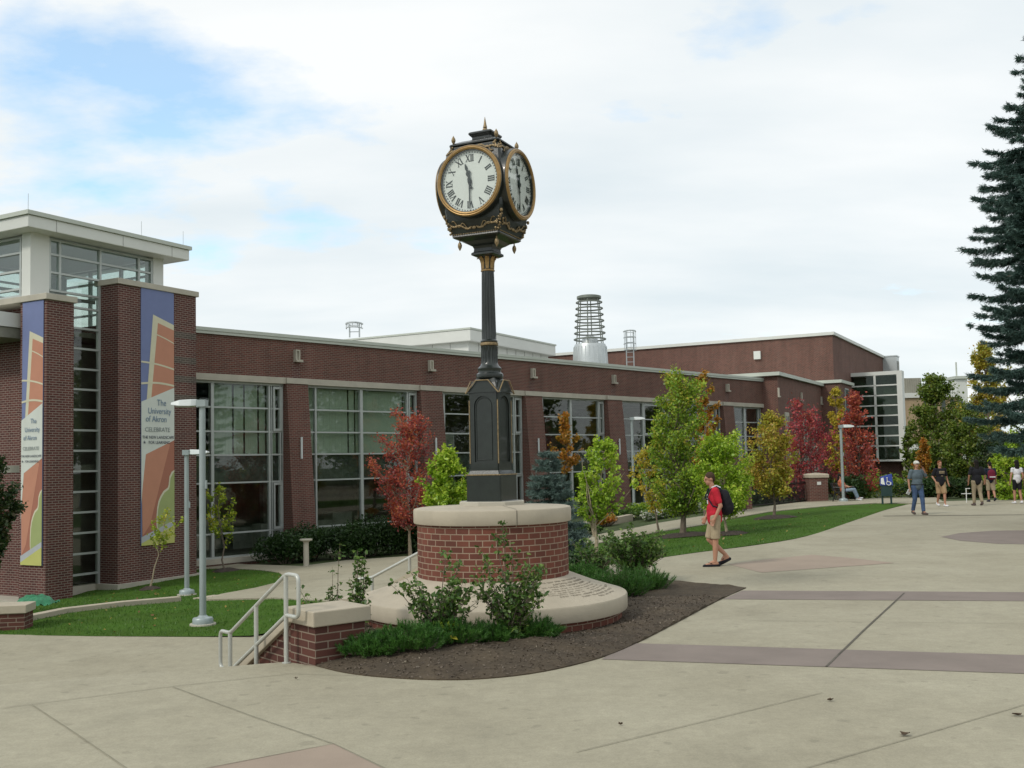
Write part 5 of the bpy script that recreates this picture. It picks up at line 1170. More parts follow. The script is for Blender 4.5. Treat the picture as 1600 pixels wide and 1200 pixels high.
ptree('young_tree', 'bright green tree behind the student in red', 1137, 838, 685, 796, 64, 'l_bright', 9, Y=29.5, cx=1130, nl=5600, ls=.13, prof='egg', nb=50, bark='bark_pale')
ptree('young_tree', 'thin rusty sapling with a stake left of the tallest young tree', 1030, 832, 705, 792, 34, 'l_yellow', 10, cx=1008, nl=650, ls=.15, nb=20, tr=.035)
ptree('maple_tree', 'yellow leaved tree on the right lawn with a dark slender trunk', 1209, 810, 657, 770, 58, 'l_yellow2', 11, nl=3000, ls=.17, prof='spread', nb=46, tr=.05, spread=.31)
ptree('maple_tree', 'crimson maple behind the yellow tree and the railing fence', 1258, 790, 636, 775, 66, 'l_crimson', 12, Y=49, nl=2600, ls=.2, prof='egg', nb=46)
ptree('maple_tree', 'olive and orange tree standing behind the farthest lamp post', 1312, 790, 608, 770, 26, 'l_yellow', 13, Y=53, nl=2400, ls=.2, prof='oval', nb=30)
ptree('maple_tree', 'red maple in front of the glass bay', 1348, 785, 622, 765, 58, 'l_red', 14, Y=49.5, nl=2200, ls=.2, prof='cone', nb=36, cx=1340)
ptree('broad_tree', 'dark leafy tree cut off by the left edge of the picture', -30, 955, 705, 880, 60, 'l_dark', 15, Y=22.5, nl=6500, ls=.13, prof='oval', nb=50)
# mulch rings under lawn trees
for px, py, r, lab in ((1067, 838, .95, 'wide ring of dark mulch round the trunk of the tallest young tree'), (1137, 838, .62, 'ring of mulch under the bright green tree'), (1209, 810, .75, 'ring of mulch under the yellow leaved tree'), (352, 893, .45, 'ring of mulch under the sapling right of the lamp posts'), (233, 922, .3, 'ring of mulch under the sapling by the right banner')):
    b = place(px, py, 29.5 if px == 1137 else None); m_ = MB(); rr = random.Random(px); vs = [(0, 0, .10)]
    for j, f in enumerate((.3, .6, .85, 1.0)):
        for k in range(24):
            a = 2 * math.pi * k / 24; r_ = r * f * (1 + .1 * math.sin(a * 3 + px)); X, Y_ = r_ * math.cos(a), r_ * math.sin(a); vs.append((X, Y_, h(b.x + X, b.y + Y_) - b.z + .02 + .10 * (1 - f * f) + rr.uniform(-.01, .012)))
    fs = [(0, 1 + k, 1 + (k + 1) % 24) for k in range(24)] + [(1 + j * 24 + k, 1 + (j + 1) * 24 + k, 1 + (j + 1) * 24 + (k + 1) % 24, 1 + j * 24 + (k + 1) % 24) for j in range(3) for k in range(24)]
    o = m_.add(vs, fs, True).build('mulch_ring', 'mulch'); o.location = b[:]; tag(o, lab, 'mulch ring')
# --- spruces
def spruce(label, base, H_, rad, seed, m, tiers, nper, ls, lw, z0=.05, droop=.25, dens=1.0, tuft=34, colm=0):
    rs = random.Random(seed); rg_ = np.random.default_rng(seed); t = thing('spruce_tree', label, 'spruce', base[:])
    tm = MB().tube([(0, 0, -.1), (0, 0, H_ * .5), (0, 0, H_)], [H_ * .016, H_ * .009, .01], 8)
    C = []; D = []
    for i in range(tiers):
        u = (i + rs.uniform(0, .6)) / tiers; z = H_ * (z0 + (1 - z0) * u); Lr = rad * (min((1 - u) ** .85, colm) if colm else (1 - u) ** .85) * rs.uniform(.85, 1.1) + .08
        for k in range(nper if u < .8 else max(4, nper // 2)):
            a = 2 * math.pi * (k + rs.random() * .8) / (nper if u < .8 else max(4, nper // 2)) + i; L_b = Lr * rs.uniform(.72, 1.12); d = Vector((math.cos(a), math.sin(a), 0)); pts = []
            for q in range(6):
                s_ = q / 5; pts.append(Vector((0, 0, z)) + d * L_b * s_ + Vector((0, 0, -droop * L_b * s_ ** 1.25 * 1.15 + .16 * L_b * s_ ** 5)))
            tm.tube(pts, [.012 * H_ / 6 * (1 - .17 * q_) + .003 for q_ in range(6)], 4)
            nt_ = int(tuft * dens * (L_b / rad) + 6)
            for q in range(nt_):
                s_ = .12 + .88 * rs.random() ** .7; f = s_ * 5; j = min(4, int(f)); p = pts[j].lerp(pts[j + 1], f - j); side = rs.choice((-1, 1)); sdv = Vector((-d.y, d.x, 0)) * side
                tl = L_b * .34 * (1.05 - s_) * rs.uniform(.5, 1) + .05; td = (d * .8 + sdv * rs.uniform(.2, 1.0) + Vector((0, 0, rs.uniform(-.75, 0)))).normalized()
                nn = max(2, int(tl / (ls * .55)))
                for w__ in range(nn):
                    C.append((p + td * tl * w__ / nn)[:]); D.append(td[:])
            for w__ in range(3): C.append((pts[5] + d * .03 * w__)[:]); D.append((d + Vector((0, 0, .5))).normalized()[:])
    C = np.array(C); D = np.array(D); reps = 8; C = np.repeat(C, reps, 0) + rg_.normal(size=(len(C) * reps, 3)) * ls * .22; D = np.repeat(D, reps, 0) + rg_.normal(size=(len(C), 3)) * .42; D /= np.linalg.norm(D, axis=1)[:, None]
    tm.build('trunk', 'bark', t); quads_obj('crown', blades(C, D, ls * rg_.uniform(.7, 1.2, (len(C), 1)), lw, rg_), m, t); return t
b = YD(1700, 760, 28); spruce('huge dark spruce with drooping boughs at the right edge of the picture', (b.x, b.y, 0), 15.5, 5.35, 21, 'l_spruce', 30, 13, .125, .027, z0=.155, droop=.26, tuft=150, colm=.48)
b = YD(860, 850, 20.5); spruce('small blue spruce between the clock plinth and the long building', (b.x, b.y, h(b.x, b.y)), YD(860, 704, 20.5).z - h(b.x, b.y), .82, 22, 'l_bluespruce', 18, 12, .085, .018, tuft=26)
# --- background trees and the wood beyond
bgt = [('big green tree beyond the walkers, in front of the beige building', 1470, 596, 780, 66, 'l_olive', 60, 10000, .26, 'oval'), ('tall yellow and orange maple at the left flank of the huge spruce', 1548, 545, 760, 50, 'l_yellow2', 55, 6500, .24, 'oval'),
       ('olive tree with rusty low boughs behind the walker in black', 1520, 640, 780, 50, 'l_olive', 52, 7500, .22, 'oval'), ('bright green shrubby tree behind the woman in white', 1592, 682, 790, 42, 'l_bright', 44, 5000, .2, 'oval'),
       ('rusty small tree behind the walker in the lettered shirt', 1446, 690, 780, 22, 'l_orange', 54, 2400, .2, 'oval'), ('dark tree behind the maroon backpack walker', 1560, 690, 785, 50, 'l_dark', 49, 6000, .2, 'spread'),
       ('dull green tree filling the gap under the beige building', 1425, 668, 790, 18, 'l_olive', 66, 2600, .26, 'oval'), ('broad olive tree outside the right edge', 1650, 600, 790, 70, 'l_olive', 60, 5000, .3, 'oval')]
for i, (lab, px, pyt, pyc, hw, m, Y, nl, ls, pf) in enumerate(bgt):
    ptree('leafy_tree', lab, px, 790, pyt, pyc, hw, m, 40 + i, Y=Y, nl=nl, ls=ls, prof=pf, nb=60, tr=.16, group='trees beyond the plaza')
# --- shrubs and hedges
def shrub(kind, label, base, rx, ry, hh, m, seed, nl=2500, ls=.07, cat='shrub', asp=.6, group=None, stems=14, lump=9):
    rs = random.Random(seed); rg_ = np.random.default_rng(seed); t = thing(kind, label, cat, base[:], 0, group); sm2 = MB(); cl = []
    for k in range(stems):
        a = rs.uniform(0, 6.28); r = rs.random() ** .5; e_ = (rx * r * .8 * math.cos(a), ry * r * .8 * math.sin(a), hh * rs.uniform(.45, .85) * (1 - .3 * r)); sm2.tube([(e_[0] * .2, e_[1] * .2, -.05), (e_[0] * .7, e_[1] * .7, e_[2] * .55), e_], [.012, .009, .004], 5)
    for k in range(lump):
        a = rs.uniform(0, 6.28); r = rs.random() ** .5; cl.append((rx * r * .68 * math.cos(a), ry * r * .68 * math.sin(a), hh * (.28 + .42 * rs.random() * (1 - .4 * r)), rs.uniform(.28, .45)))
    cl = np.array(cl); idx = rg_.integers(0, lump, nl); o_ = rg_.normal(size=(nl, 3)); o_ /= np.linalg.norm(o_, axis=1)[:, None]; o_ *= (rg_.random(nl) ** .35)[:, None]
    C = cl[idx, :3] + o_ * cl[idx, 3][:, None] * np.array([rx, ry, hh * .9]); C[:, 2] = np.maximum(C[:, 2], .02)
    sm2.build('stems', 'bark', t); quads_obj('foliage', leaves(C, ls, rg_, asp, .5, .4), m, t); return t
hed = [(418, 886, 1.2, .8, 1.15), (462, 880, 1.3, .9, 1.35), (508, 879, 1.4, .9, 1.45), (556, 874, 1.5, .9, 1.5), (604, 870, 1.4, .9, 1.5), (640, 867, 1.2, .8, 1.4)]
pos_words = ['leftmost', 'second from left', 'third from left', 'fourth from left', 'fifth from left', 'rightmost']
for i, (px, py, rx, ry, hh) in enumerate(hed):
    b = T(px, py - 2); b.y += .9; b.x += .4; b.z = h(b.x, b.y); shrub('hedge_shrub', f'dark green clipped shrub under the windows, {pos_words[i]} of the row', b, rx, ry, hh, 'l_hedge', 60 + i, 5200, .10, group='dark shrubs under the long building', lump=16)
for i, (px, py, rx, hh, m, lab) in enumerate([(1345, 783, 1.3, 1.5, 'l_hedge', 'dark rounded shrub between the seated person and the blue stand'), (1372, 781, 1.2, 1.2, 'l_shrub', 'green shrub just left of the blue stand'), (1412, 779, 1.6, 1.6, 'l_green', 'light green shrub behind the man in the cap'),
                                           (1300, 782, .9, 1.0, 'l_hedge', 'low dark shrub behind the bench with the seated person'), (1240, 786, 1.1, 1.2, 'l_hedge', 'dark shrub behind the railing, right'), (1203, 790, 1.1, 1.1, 'l_hedge', 'dark shrub behind the railing, left'),
                                           (1480, 780, 1.8, 1.2, 'l_hedge', 'low dark shrub behind the walker in the lettered shirt'), (1515, 779, 1.8, 1.35, 'l_dark', 'low dark shrub behind the walker in black and khaki'), (1556, 778, 1.8, 1.3, 'l_hedge', 'low dark shrub behind the backpack walker'), (1596, 777, 1.8, 1.3, 'l_dark', 'low dark shrub behind the woman in white')]):
    b = T(px, py); b.y += 3.0 if px < 1440 else 3.4; b.z = h(b.x, b.y); shrub('low_shrub', lab, b, rx, 1.0, hh, m, 80 + i, 2600, .14, lump=10)
for i, (px, py, rx, hh, m, lab) in enumerate([(918, 836, .7, .45, 'l_shrub', 'low plant at the end of the pale kerb right of the blue spruce'), (950, 822, .9, .5, 'l_orange', 'brownish low plant along the walk under the fourth window'), (985, 812, .9, .55, 'l_shrub', 'green low plant by the foot of the walk lamp post'),
                                           (1012, 808, .9, .7, 'l_green', 'light green low plant left of the tallest young tree'), (1092, 796, 1.2, .8, 'l_shrub', 'green plant behind the white flowers'), (905, 905, .8, .7, 'l_hedge', 'dark low shrub at the right foot of the round plinth, on the lawn side')]):
    b = T(px, py); b.y += .6 if px != 905 else 0; b.z = h(b.x, b.y); shrub('low_shrub', lab, b, rx, .6, hh, m, 120 + i, 1300, .10, lump=7)
# white flower border
P0, P1 = T(1008, 815), T(1105, 799); C = []
for k in range(2600):
    t_ = rng.random(); p = P0.lerp(P1, t_) + Vector((0, rng.uniform(.2, 1.5), 0)); C.append((p.x, p.y, h(p.x, p.y) + rng.uniform(.05, .34)))
C = np.array(C); tag(quads_obj('flower_bed', leaves(C[:1300], .11, rng, .9, 1.5), 'l_whiteflower'), 'white flowers in a border along the garden walk', 'flowers', kind='stuff')
tag(quads_obj('flower_leaves', leaves(C[1300:], .12, rng, .6, .5), 'l_shrub'), 'green leaves of the white flower border', 'flower leaves', kind='stuff')
# --- plants in the bed close to the plinth
def juniper(label, base, rx, ry, hh, seed, n=260, m='l_juniper'):
    rs = random.Random(seed); rg_ = np.random.default_rng(seed); t = thing('juniper_shrub', label, 'juniper', base[:], 0, 'feathery junipers round the plinth'); C = []; D = []; sm2 = MB()
    for k in range(n):
        a = rs.uniform(0, 6.28); r = rs.random() ** .6; o_ = Vector((rx * r * math.cos(a) * .75, ry * r * math.sin(a) * .75, .0)); d = Vector((math.cos(a) * rs.uniform(.1, .9) * (.4 + r), math.sin(a) * rs.uniform(.1, .9) * (.4 + r), rs.uniform(.7, 1.1))).normalized(); Ls = hh * rs.uniform(.55, 1.05) * (1.1 - .45 * r)
        sm2.tube([o_ * .55, o_ + d * Ls * .5 * .9, o_ + d * Ls], [.005, .004, .0015], 4)
        for q in range(16):
            s_ = .15 + .85 * q / 15; C.append((o_ + d * Ls * s_)[:]); D.append(d[:])
    C = np.array(C); D = np.array(D); reps = 6; D = np.repeat(D, reps, 0) * .9 + rg_.normal(size=(len(C) * reps, 3)) * .42; D /= np.linalg.norm(D, axis=1)[:, None]; C = np.repeat(C, reps, 0)
    sm2.build('stems', 'bark', t); quads_obj('foliage', blades(C, D, rg_.uniform(.03, .065, (len(C), 1)), .0065, rg_), m, t); return t
def bedpt(px, py): p = G(px, py, .05); p.z = hbed(p.x, p.y) - .01; return p
for i, (px, py, rx, ry, hh, lab) in enumerate([(585, 1024, .40, .30, .22, 'feathery juniper at the left end of the bed beside the stair pier'), (640, 1022, .42, .30, .27, 'feathery juniper in the bed left of the yellow leaf sprig'), (712, 1012, .36, .24, .30, 'feathery juniper in front of the left leafy shrub'), (770, 1006, .30, .2, .22, 'feathery juniper between the two leafy shrubs'), (838, 1000, .26, .2, .24, 'feathery juniper at the right foot of the right leafy shrub'),
                                     (556, 1018, .28, .25, .22, 'small feathery juniper touching the stair pier'), (925, 921, .40, .35, .34, 'feathery juniper beyond the skirt at its right'), (968, 925, .45, .4, .42, 'feathery juniper at the foot of the dark shrub right of the plinth'), (1008, 915, .40, .35, .38, 'feathery juniper at the back tip of the soil bed'), (905, 905, .4, .35, .35, 'feathery juniper close against the drum, right side')]):
    juniper(lab, bedpt(px, py), rx, ry, hh, 200 + i, int(210 * rx / .4))
def spray(label, base, stems, m='l_shrub', seed=0, ls=.055, name='leafy_shrub', group=None, dens=15):
    """open shrub of arching stems: stems = (dx, dy, height) of each tip; leaves sit along the stems"""
    rs = random.Random(seed); rg_ = np.random.default_rng(seed); t = thing(name, label, 'shrub', base[:], 0, group); sm2 = MB(); C = []
    for dx_, dy_, hh in stems:
        P = [Vector((dx_ * .1, dy_ * .1, -.03)), Vector((dx_ * .35 + rs.uniform(-.03, .03), dy_ * .35, hh * .42)), Vector((dx_ * .72, dy_ * .72, hh * .78)), Vector((dx_, dy_, hh))]; sm2.tube(P, [.008, .006, .004, .0015], 5)
        n = int(hh * dens * 2.4)
        for k in range(n):
            s_ = rs.uniform(.08, 1) * 3; i = min(2, int(s_)); p = P[i].lerp(P[i + 1], s_ - i); a = rs.uniform(0, 6.28); tw_ = rs.uniform(.02, .10) * (1.25 - s_ / 4)
            q = p + Vector((math.cos(a) * tw_, math.sin(a) * tw_, rs.uniform(-.01, .05))); sm2.tube([p, q], [.002, .001], 3, cap=False)
            for j in range(rs.choice((1, 2, 3))): C.append((q + Vector((rs.uniform(-.03, .03), rs.uniform(-.03, .03), rs.uniform(-.02, .02))))[:])
    C = np.array(C); sm2.build('stems', 'bark', t)
    n = len(C); nor = rg_.normal(size=(n, 3)); nor[:, 2] += 1.1; nor /= np.linalg.norm(nor, axis=1)[:, None]; tt = rg_.normal(size=(n, 3)); tt -= nor * (tt * nor).sum(1)[:, None]; tt /= np.linalg.norm(tt, axis=1)[:, None]; bb = np.cross(nor, tt); s_ = (ls * rg_.uniform(.6, 1.3, n))[:, None]
    V = np.stack([C - tt * s_ * .5, C - tt * s_ * .22 + bb * s_ * .27, C + tt * s_ * .18 + bb * s_ * .24, C + tt * s_ * .55 - nor * s_ * .1, C + tt * s_ * .18 - bb * s_ * .24, C - tt * s_ * .22 - bb * s_ * .27], 1)
    quads_obj('leaves', V, m, t); return t
rs = random.Random(9)
def stems_(n, rx, ry, h0, h1): return [(rs.uniform(-rx, rx), rs.uniform(-ry, ry), rs.uniform(h0, h1)) for _ in range(n)]
spray('dark leafy shrub in front of the plinth skirt, left of the two', bedpt(685, 1010), stems_(40, .44, .25, .36, .72) + [(-.28, 0, .75), (-.5, 0, .62), (.25, .1, .85), (.1, 0, .95)], seed=1)
spray('dark leafy shrub with tall shoots in front of the plinth skirt, right of the two', bedpt(798, 1004), stems_(46, .40, .25, .40, .80) + [(-.06, 0, 1.26), (-.14, 0, 1.1), (.22, .05, .88), (-.3, 0, .95), (.36, 0, .75), (.05, 0, 1.05)], seed=2)
spray('thin upright shrub behind the stair pier with scattered leaves', YD(560, 985, 11.7) * 1, [(0, 0, .9), (.05, 0, .75), (-.05, .1, .8), (.1, 0, .55), (-.1, 0, .6), (.08, .1, .85), (0, 0, .5)], seed=3, dens=16)
b = YD(520, 960, 13.0); b.z = h(b.x, b.y); spray('straggly shrub with pale leaves beyond the stair pier', b, stems_(16, .6, .3, .6, 1.15) + [(.1, 0, 1.6), (-.45, 0, 1.1), (.45, 0, 1.2), (0, 0, 1.3)], seed=4, ls=.052, dens=7.5)
b = G(1000, 915, 0); b = Vector((b.x - .05, b.y + .5, .0)); spray('big dark leafy shrub at the right of the plinth', b, stems_(64, .55, .45, .40, .82) + [(-.55, 0, .75), (-.4, 0, .85), (.5, 0, .6), (0, 0, .95)], seed=5, ls=.06, dens=20)
b = G(960, 905, 0); b = Vector((b.x - .2, b.y + 1.0, -.15)); spray('reddish tinged shrub behind the big dark shrub', b, stems_(34, .55, .4, .35, .8), m='l_shrub', seed=6, ls=.06)
b = bedpt(700, 1014); spray('small sprig with pale yellow green leaves on the soil', b, [(.03, 0, .22), (-.10, 0, .20), (.06, -.02, .14)], m='l_yellowgreen', seed=7, ls=.075, dens=18)
# woods behind the photographer: seen only as reflections in the clock glass and the windows
for i in range(12):
    tree('park_tree', 'leafy park tree outside the picture', [(-34, -30, 0), (-12, -38, 0), (10, -36, 0), (32, -30, 0), (50, -16, 0), (62, 0, 0), (60, 14, 0), (54, 28, 0), (46, 36, 0), (58, 44, 0), (66, 35, 0), (52, 52, 0)][i], 13 + (i * 37 % 4) + (2 if i > 5 else 0) - (2 if i > 8 else 0), 2.0, 6.4, None, 'l_olive', 300 + i, nl=2600, ls=.8, nb=40, tr=.2, group='park trees outside the picture')
# ================================================================== FAR BUILDINGS
def farb(name, label, px0, px1, pyt, pyb, Y, mt, depth=8, rz=-.25):
    a = YD(px0, pyt, Y); b = YD(px1, pyt, Y); w_ = b.x - a.x; t = thing(name, label, 'building', (a.x, a.y, 0), 0); zt = a.z; MB().box(0, w_, 0, depth, -2, zt).build('wall', mt, t); return t, w_, zt
M_['beige'] = mat('beige_brick', (.40, .30, .19), .85, var=.1, vs=1); M_['concrete_tower'] = mat('ribbed_concrete', (.27, .26, .215), .85, var=.1, vs=1)
t, w_, zt = farb('beige_building', 'beige brick building with white bands beyond the glass bay', 1408, 1500, 622, 780, 105, 'beige', 14)
MB().box(-.2, w_ + .2, -.2, 14.2, zt, zt + .5).box(-.1, w_ + .1, -.12, -.002, zt - 5.6, zt - 4.7).box(-.1, w_ + .1, -.12, -.002, zt - 9.5, zt - 8.6).build('white_band', 'white', t)
for k in range(5): MB().box(2.6 + k * .9 - .3, 2.6 + k * .9 + .1, -.06, -.003, zt - 2.9, zt - .3).build('window', 'spandrel', t)
for k in range(4): MB().box(.6 + k * 1.4, 1.4 + k * 1.4, -.06, -.003, zt - 8.2, zt - 6.4).build('window', 'spandrel', t)
t, w_, zt = farb('concrete_tower', 'grey ribbed concrete tower rising behind the beige building', 1411, 1439, 591, 780, 112, 'concrete_tower', 3)
m_ = MB(); [m_.box(.08 + k * .24, .16 + k * .24, -.06, -.002, -2, zt) for k in range(8)]; m_.build('ribs', 'concrete_tower', t)
t, w_, zt = farb('pale_tower', 'thin pale tower glimpsed beside the yellow and orange maple', 1494, 1511, 592, 780, 150, 'white', 3)
MB().box(-.3, w_ + .3, -.3, 3.3, zt, zt + .4).build('roof_edge', 'coping', t); MB().tube([(.3, .5, zt), (.3, .5, zt + 2.5)], .12, 6).build('mast', 'coping', t)
# ================================================================== PEOPLE
M_['skin'] = mat('skin', (.42, .22, .145), .55, var=.06, vs=12); M_['skin_tan'] = mat('tanned_skin', (.30, .155, .095), .55, var=.06, vs=12)
def cloth(n, c, v=.14): M_[n] = mat('cloth_' + n, c, .9, var=v, vs=10, bump=.6, bs=11)
cloth('c_red', (.46, .018, .035)); cloth('c_khaki', (.36, .29, .19)); cloth('c_khaki2', (.30, .25, .17)); cloth('c_tan', (.34, .23, .13)); cloth('c_grey', (.105, .14, .165)); cloth('c_jeans', (.06, .10, .19), .25); cloth('c_jeans_pale', (.22, .29, .36))
cloth('c_black', (.012, .012, .016)); cloth('c_white', (.66, .66, .68)); cloth('c_orange', (.50, .15, .08)); cloth('c_maroon', (.13, .012, .03)); cloth('c_navy', (.015, .02, .035)); cloth('h_brown', (.055, .033, .02)); cloth('h_black', (.012, .01, .009)); cloth('h_red', (.17, .06, .025)); cloth('c_capwhite', (.60, .60, .55)); cloth('c_shoe', (.10, .075, .07)); cloth('c_purple', (.28, .16, .42))
def remesh(mb, name, m, parent, vox, sm=4):
    me = bpy.data.meshes.new('t'); me.from_pydata(mb.v, [], mb.f); o = bpy.data.objects.new('t', me); COL.objects.link(o)
    r = o.modifiers.new('r', 'REMESH'); r.mode = 'VOXEL'; r.voxel_size = vox; r.use_smooth_shade = True
    s = o.modifiers.new('s', 'SMOOTH'); s.iterations = sm; s.factor = .5
    dg = bpy.context.evaluated_depsgraph_get(); m2 = bpy.data.meshes.new_from_object(o.evaluated_get(dg)); bpy.data.objects.remove(o); m2.materials.clear(); m2.materials.append(M_[m])
    q = bpy.data.objects.new(name, m2); COL.objects.link(q); q.parent = parent; return q
V3 = Vector
def person(label, loc, rz, J, W, top, bottom, hair, skin='skin', hairstyle='short', sleeve=.55, leg=.42, hgt=1.78, female=False, shoes=None, cap=None, vox=.011, untuck=.0):
    """J: joints in a body frame facing -y, left = +x, metres for a 1.78 m figure"""
    k = hgt / 1.78; t = thing('person', label, 'person', loc, rz); t.scale = (k, k, k)
    j = {n_: V3(p) for n_, p in J.items()}
    b = MB(); sw = .85 if female else 1
    chest, pel, neck, head = j['chest'], j['pelvis'], j['neck'], j['head']
    ux = (j['shL'] - j['shR']).normalized()
    def torso(m_, e, bx=1.0):
        up = (chest - pel).normalized(); fx = ux - up * ux.dot(up); fx.normalize(); fy = up.cross(fx); rot = Matrix((fx, fy, up)).transposed()
        m_.ell(pel + up * .02, ((.165 + e) * W, (.115 + e) * W, .15), 16, rot); m_.ell(pel.lerp(chest, .42), ((.145 + e) * W * (.9 if female else 1), (.108 + e) * W, .18), 16, rot)
        m_.ell(chest, ((.175 * sw + e) * W * .98, (.118 + e) * W, .20), 16, rot); m_.ell(chest + up * .13, ((.155 * sw + e) * W, .08 + e, .09), 16, rot)
        for s in 'LR': m_.ell(j['sh' + s] + V3((0, 0, -.005)), .062 * W + e, 10)
    torso(b, 0)
    b.cap(chest + V3((0, 0, .12)), neck, .075, .056).cap(neck, head + V3((0, .01, -.04)), .055, .052)
    # head: skull, jaw, nose, brow, ears, mouth; the face looks along fwd
    fw = j.get('look', V3((0, -1, 0))).normalized(); sd_ = fw.cross(V3((0, 0, 1))).normalized(); upv = sd_.cross(fw); HR = Matrix((-sd_, -fw, upv)).transposed()
    hp = lambda x, y, z: head + HR @ V3((x, y, z))
    b.ell(hp(0, .012, .03), (.076, .094, .098), 16, HR).ell(hp(0, -.022, -.045), (.056, .066, .066), 14, HR).ell(hp(0, -.066, -.088), (.024, .018, .018), 8, HR)
    b.cap(hp(0, -.088, .018), hp(0, -.106, -.018), .009, .015, 8).ell(hp(0, -.078, .034), (.05, .018, .012), 10, HR).ell(hp(0, -.084, -.050), (.024, .012, .008), 8, HR)
    for s in (-1, 1): b.ell(hp(s * .077, .012, -.005), (.010, .020, .030), 8, HR)
    for s in 'LR':
        sh, el, wr, hd_ = j['sh' + s], j['el' + s], j['wr' + s], j['hd' + s]
        b.cap(sh, el, .052 * W, .040).cap(el, wr, .040, .027)
        d = (hd_ - wr).normalized(); sx = V3((0, 1, 0)) if abs(d.y) < .8 else V3((1, 0, 0)); lat = (sx - d * sx.dot(d)).normalized(); nrm = d.cross(lat)
        pr = Matrix((lat, nrm, d)).transposed(); b.ell(wr + d * .055, (.040, .017, .052), 10, pr).cap(wr, wr + d * .03, .026, .028)
        for q, (o_, l_) in enumerate(((-.030, .066), (-.010, .076), (.010, .072), (.029, .056))):
            p0 = wr + d * .092 + lat * o_; p1 = p0 + d * l_ * .5 + nrm * .006; p2_ = p1 + d * l_ * .38 + nrm * (.022 if s == 'L' else -.022) * (1 + q * .12); b.cap(p0 - d * .02, p1, .0098, .009, 6).cap(p1, p2_, .009, .0075, 6)
        th0 = wr + d * .035 - lat * .030; b.cap(th0, th0 + d * .035 - lat * .026, .013, .011, 6).cap(th0 + d * .035 - lat * .026, th0 + d * .066 - lat * .030, .011, .009, 6)
        hip, kn, an, to = j['hip' + s], j['kn' + s], j['an' + s], j['toe' + s]
        b.cap(hip, kn, .085 * W, .058).cap(kn, kn.lerp(an, .38), .055, .055).cap(kn.lerp(an, .38), an, .055, .036)
        fd_ = (to - an); hl = an - V3((fd_.x, fd_.y, 0)).normalized() * .035; hl.z = an.z - .045; b.cap(hl, V3((to.x, to.y, to.z)), .034, .026).cap(an, hl, .036, .034).cap(an, an.lerp(to, .5), .034, .03)
    remesh(b, 'body', skin, t, vox, 3)
    # eyes
    ey = MB()
    for s in (-1, 1): ey.ell(hp(s * .030, -.083, .008), (.013, .007, .006), 8, HR)
    ey.build('eyes', 'c_black', t)
    # shirt
    c = MB(); torso(c, .014)
    c.cap(pel + V3((0, 0, -.03 - untuck)), pel + V3((0, 0, .1)), .145 * W, .15 * W, 14)
    c.cap(chest + V3((0, .0, .11)), chest.lerp(neck, .72), .095, .066)
    if untuck: c.ell(pel + V3((0, 0, .01)), (.188 * W, .146 * W, .13), 16)
    for s in 'LR':
        sh, el, wr = j['sh' + s], j['el' + s], j['wr' + s]; f = sleeve
        if f > 0: e_ = sh.lerp(el, min(1, f / .55 * .72)); c.cap(sh, e_, .068 * W, .062 * W)
    remesh(c, 'shirt', top, t, .013, 5)
    # trousers / shorts / skirt
    c = MB(); c.ell(pel + V3((0, 0, -.015)), (.172 * W, .128 * W, .13), 14).cap(j['hipL'], j['hipR'], .11 * W, .11 * W)
    for s in 'LR':
        hip, kn, an = j['hip' + s], j['kn' + s], j['an' + s]
        if leg <= .5: e_ = hip.lerp(kn, min(1.0, leg * 2.1)); c.tube([hip, hip.lerp(e_, .5), e_], [.106 * W, .094 * W, .088 * W], 12)
        else: c.cap(hip, kn, .102 * W, .074).tube([kn, kn.lerp(an, .5), an.lerp(kn, .02)], [.074, .066, .062], 12)
    remesh(c, 'trousers' if leg > .5 else 'shorts', bottom, t, .013, 4)
    # hair
    c = MB()
    if hairstyle == 'short': c.ell(hp(0, .020, .046), (.083, .096, .092), 16, HR).ell(hp(0, .06, -.01), (.066, .05, .06), 12, HR)
    else:
        c.ell(hp(0, .020, .042), (.090, .102, .096), 16, HR).ell(hp(0, .055, -.05), (.088, .062, .12), 14, HR).ell(hp(0, .06, -.17), (.095, .05, .14), 14, HR)
    q = MB(); q.v = list(c.v); q.f = list(c.f); hm_ = remesh(q, 'hair', hair, t, .012, 2)
    if cap:
        c = MB().ell(hp(0, .01, .062), (.092, .106, .078), 18, HR).ell(hp(0, -.11, .055), (.07, .06, .012), 12, HR); remesh(c, 'cap', cap, t, .012, 2)
    for s in 'LR':
        an, to = j['an' + s], j['toe' + s]; fd_ = V3((to.x - an.x, to.y - an.y, 0)).normalized(); c = MB()
        if shoes == 'flip':
            a = an - fd_ * .07; sl = (to - an); hz_ = V3((an.x, an.y, an.z - .075)) - fd_ * .07; tz = to + V3((0, 0, -.028)) + fd_ * .03; c.cap(hz_, hz_.lerp(tz, .6), .034, .044).cap(hz_.lerp(tz, .6), tz, .044, .04); q = remesh(c, 'sandal', 'c_black', t, .011, 2)
            q.data.transform(Matrix.Translation((0, 0, 0))); st_ = MB().tube([an.lerp(to, .42) + fd_.cross(V3((0, 0, 1))) * .04 + V3((0, 0, -.01)), an.lerp(to, .72) + V3((0, 0, .018)), an.lerp(to, .42) - fd_.cross(V3((0, 0, 1))) * .04 + V3((0, 0, -.01))], .008, 6).build('strap', 'c_black', q)
        elif shoes:
            hl = an - fd_ * .045; hl.z = an.z - .055; tz = V3((to.x, to.y, to.z)) + fd_ * .01; c.cap(hl, hl.lerp(tz, .6), .044, .047).cap(hl.lerp(tz, .6), tz, .047, .036).cap(an + V3((0, 0, -.01)), hl, .046, .044); remesh(c, 'shoe', shoes, t, .012, 3)
    return t, j, hp
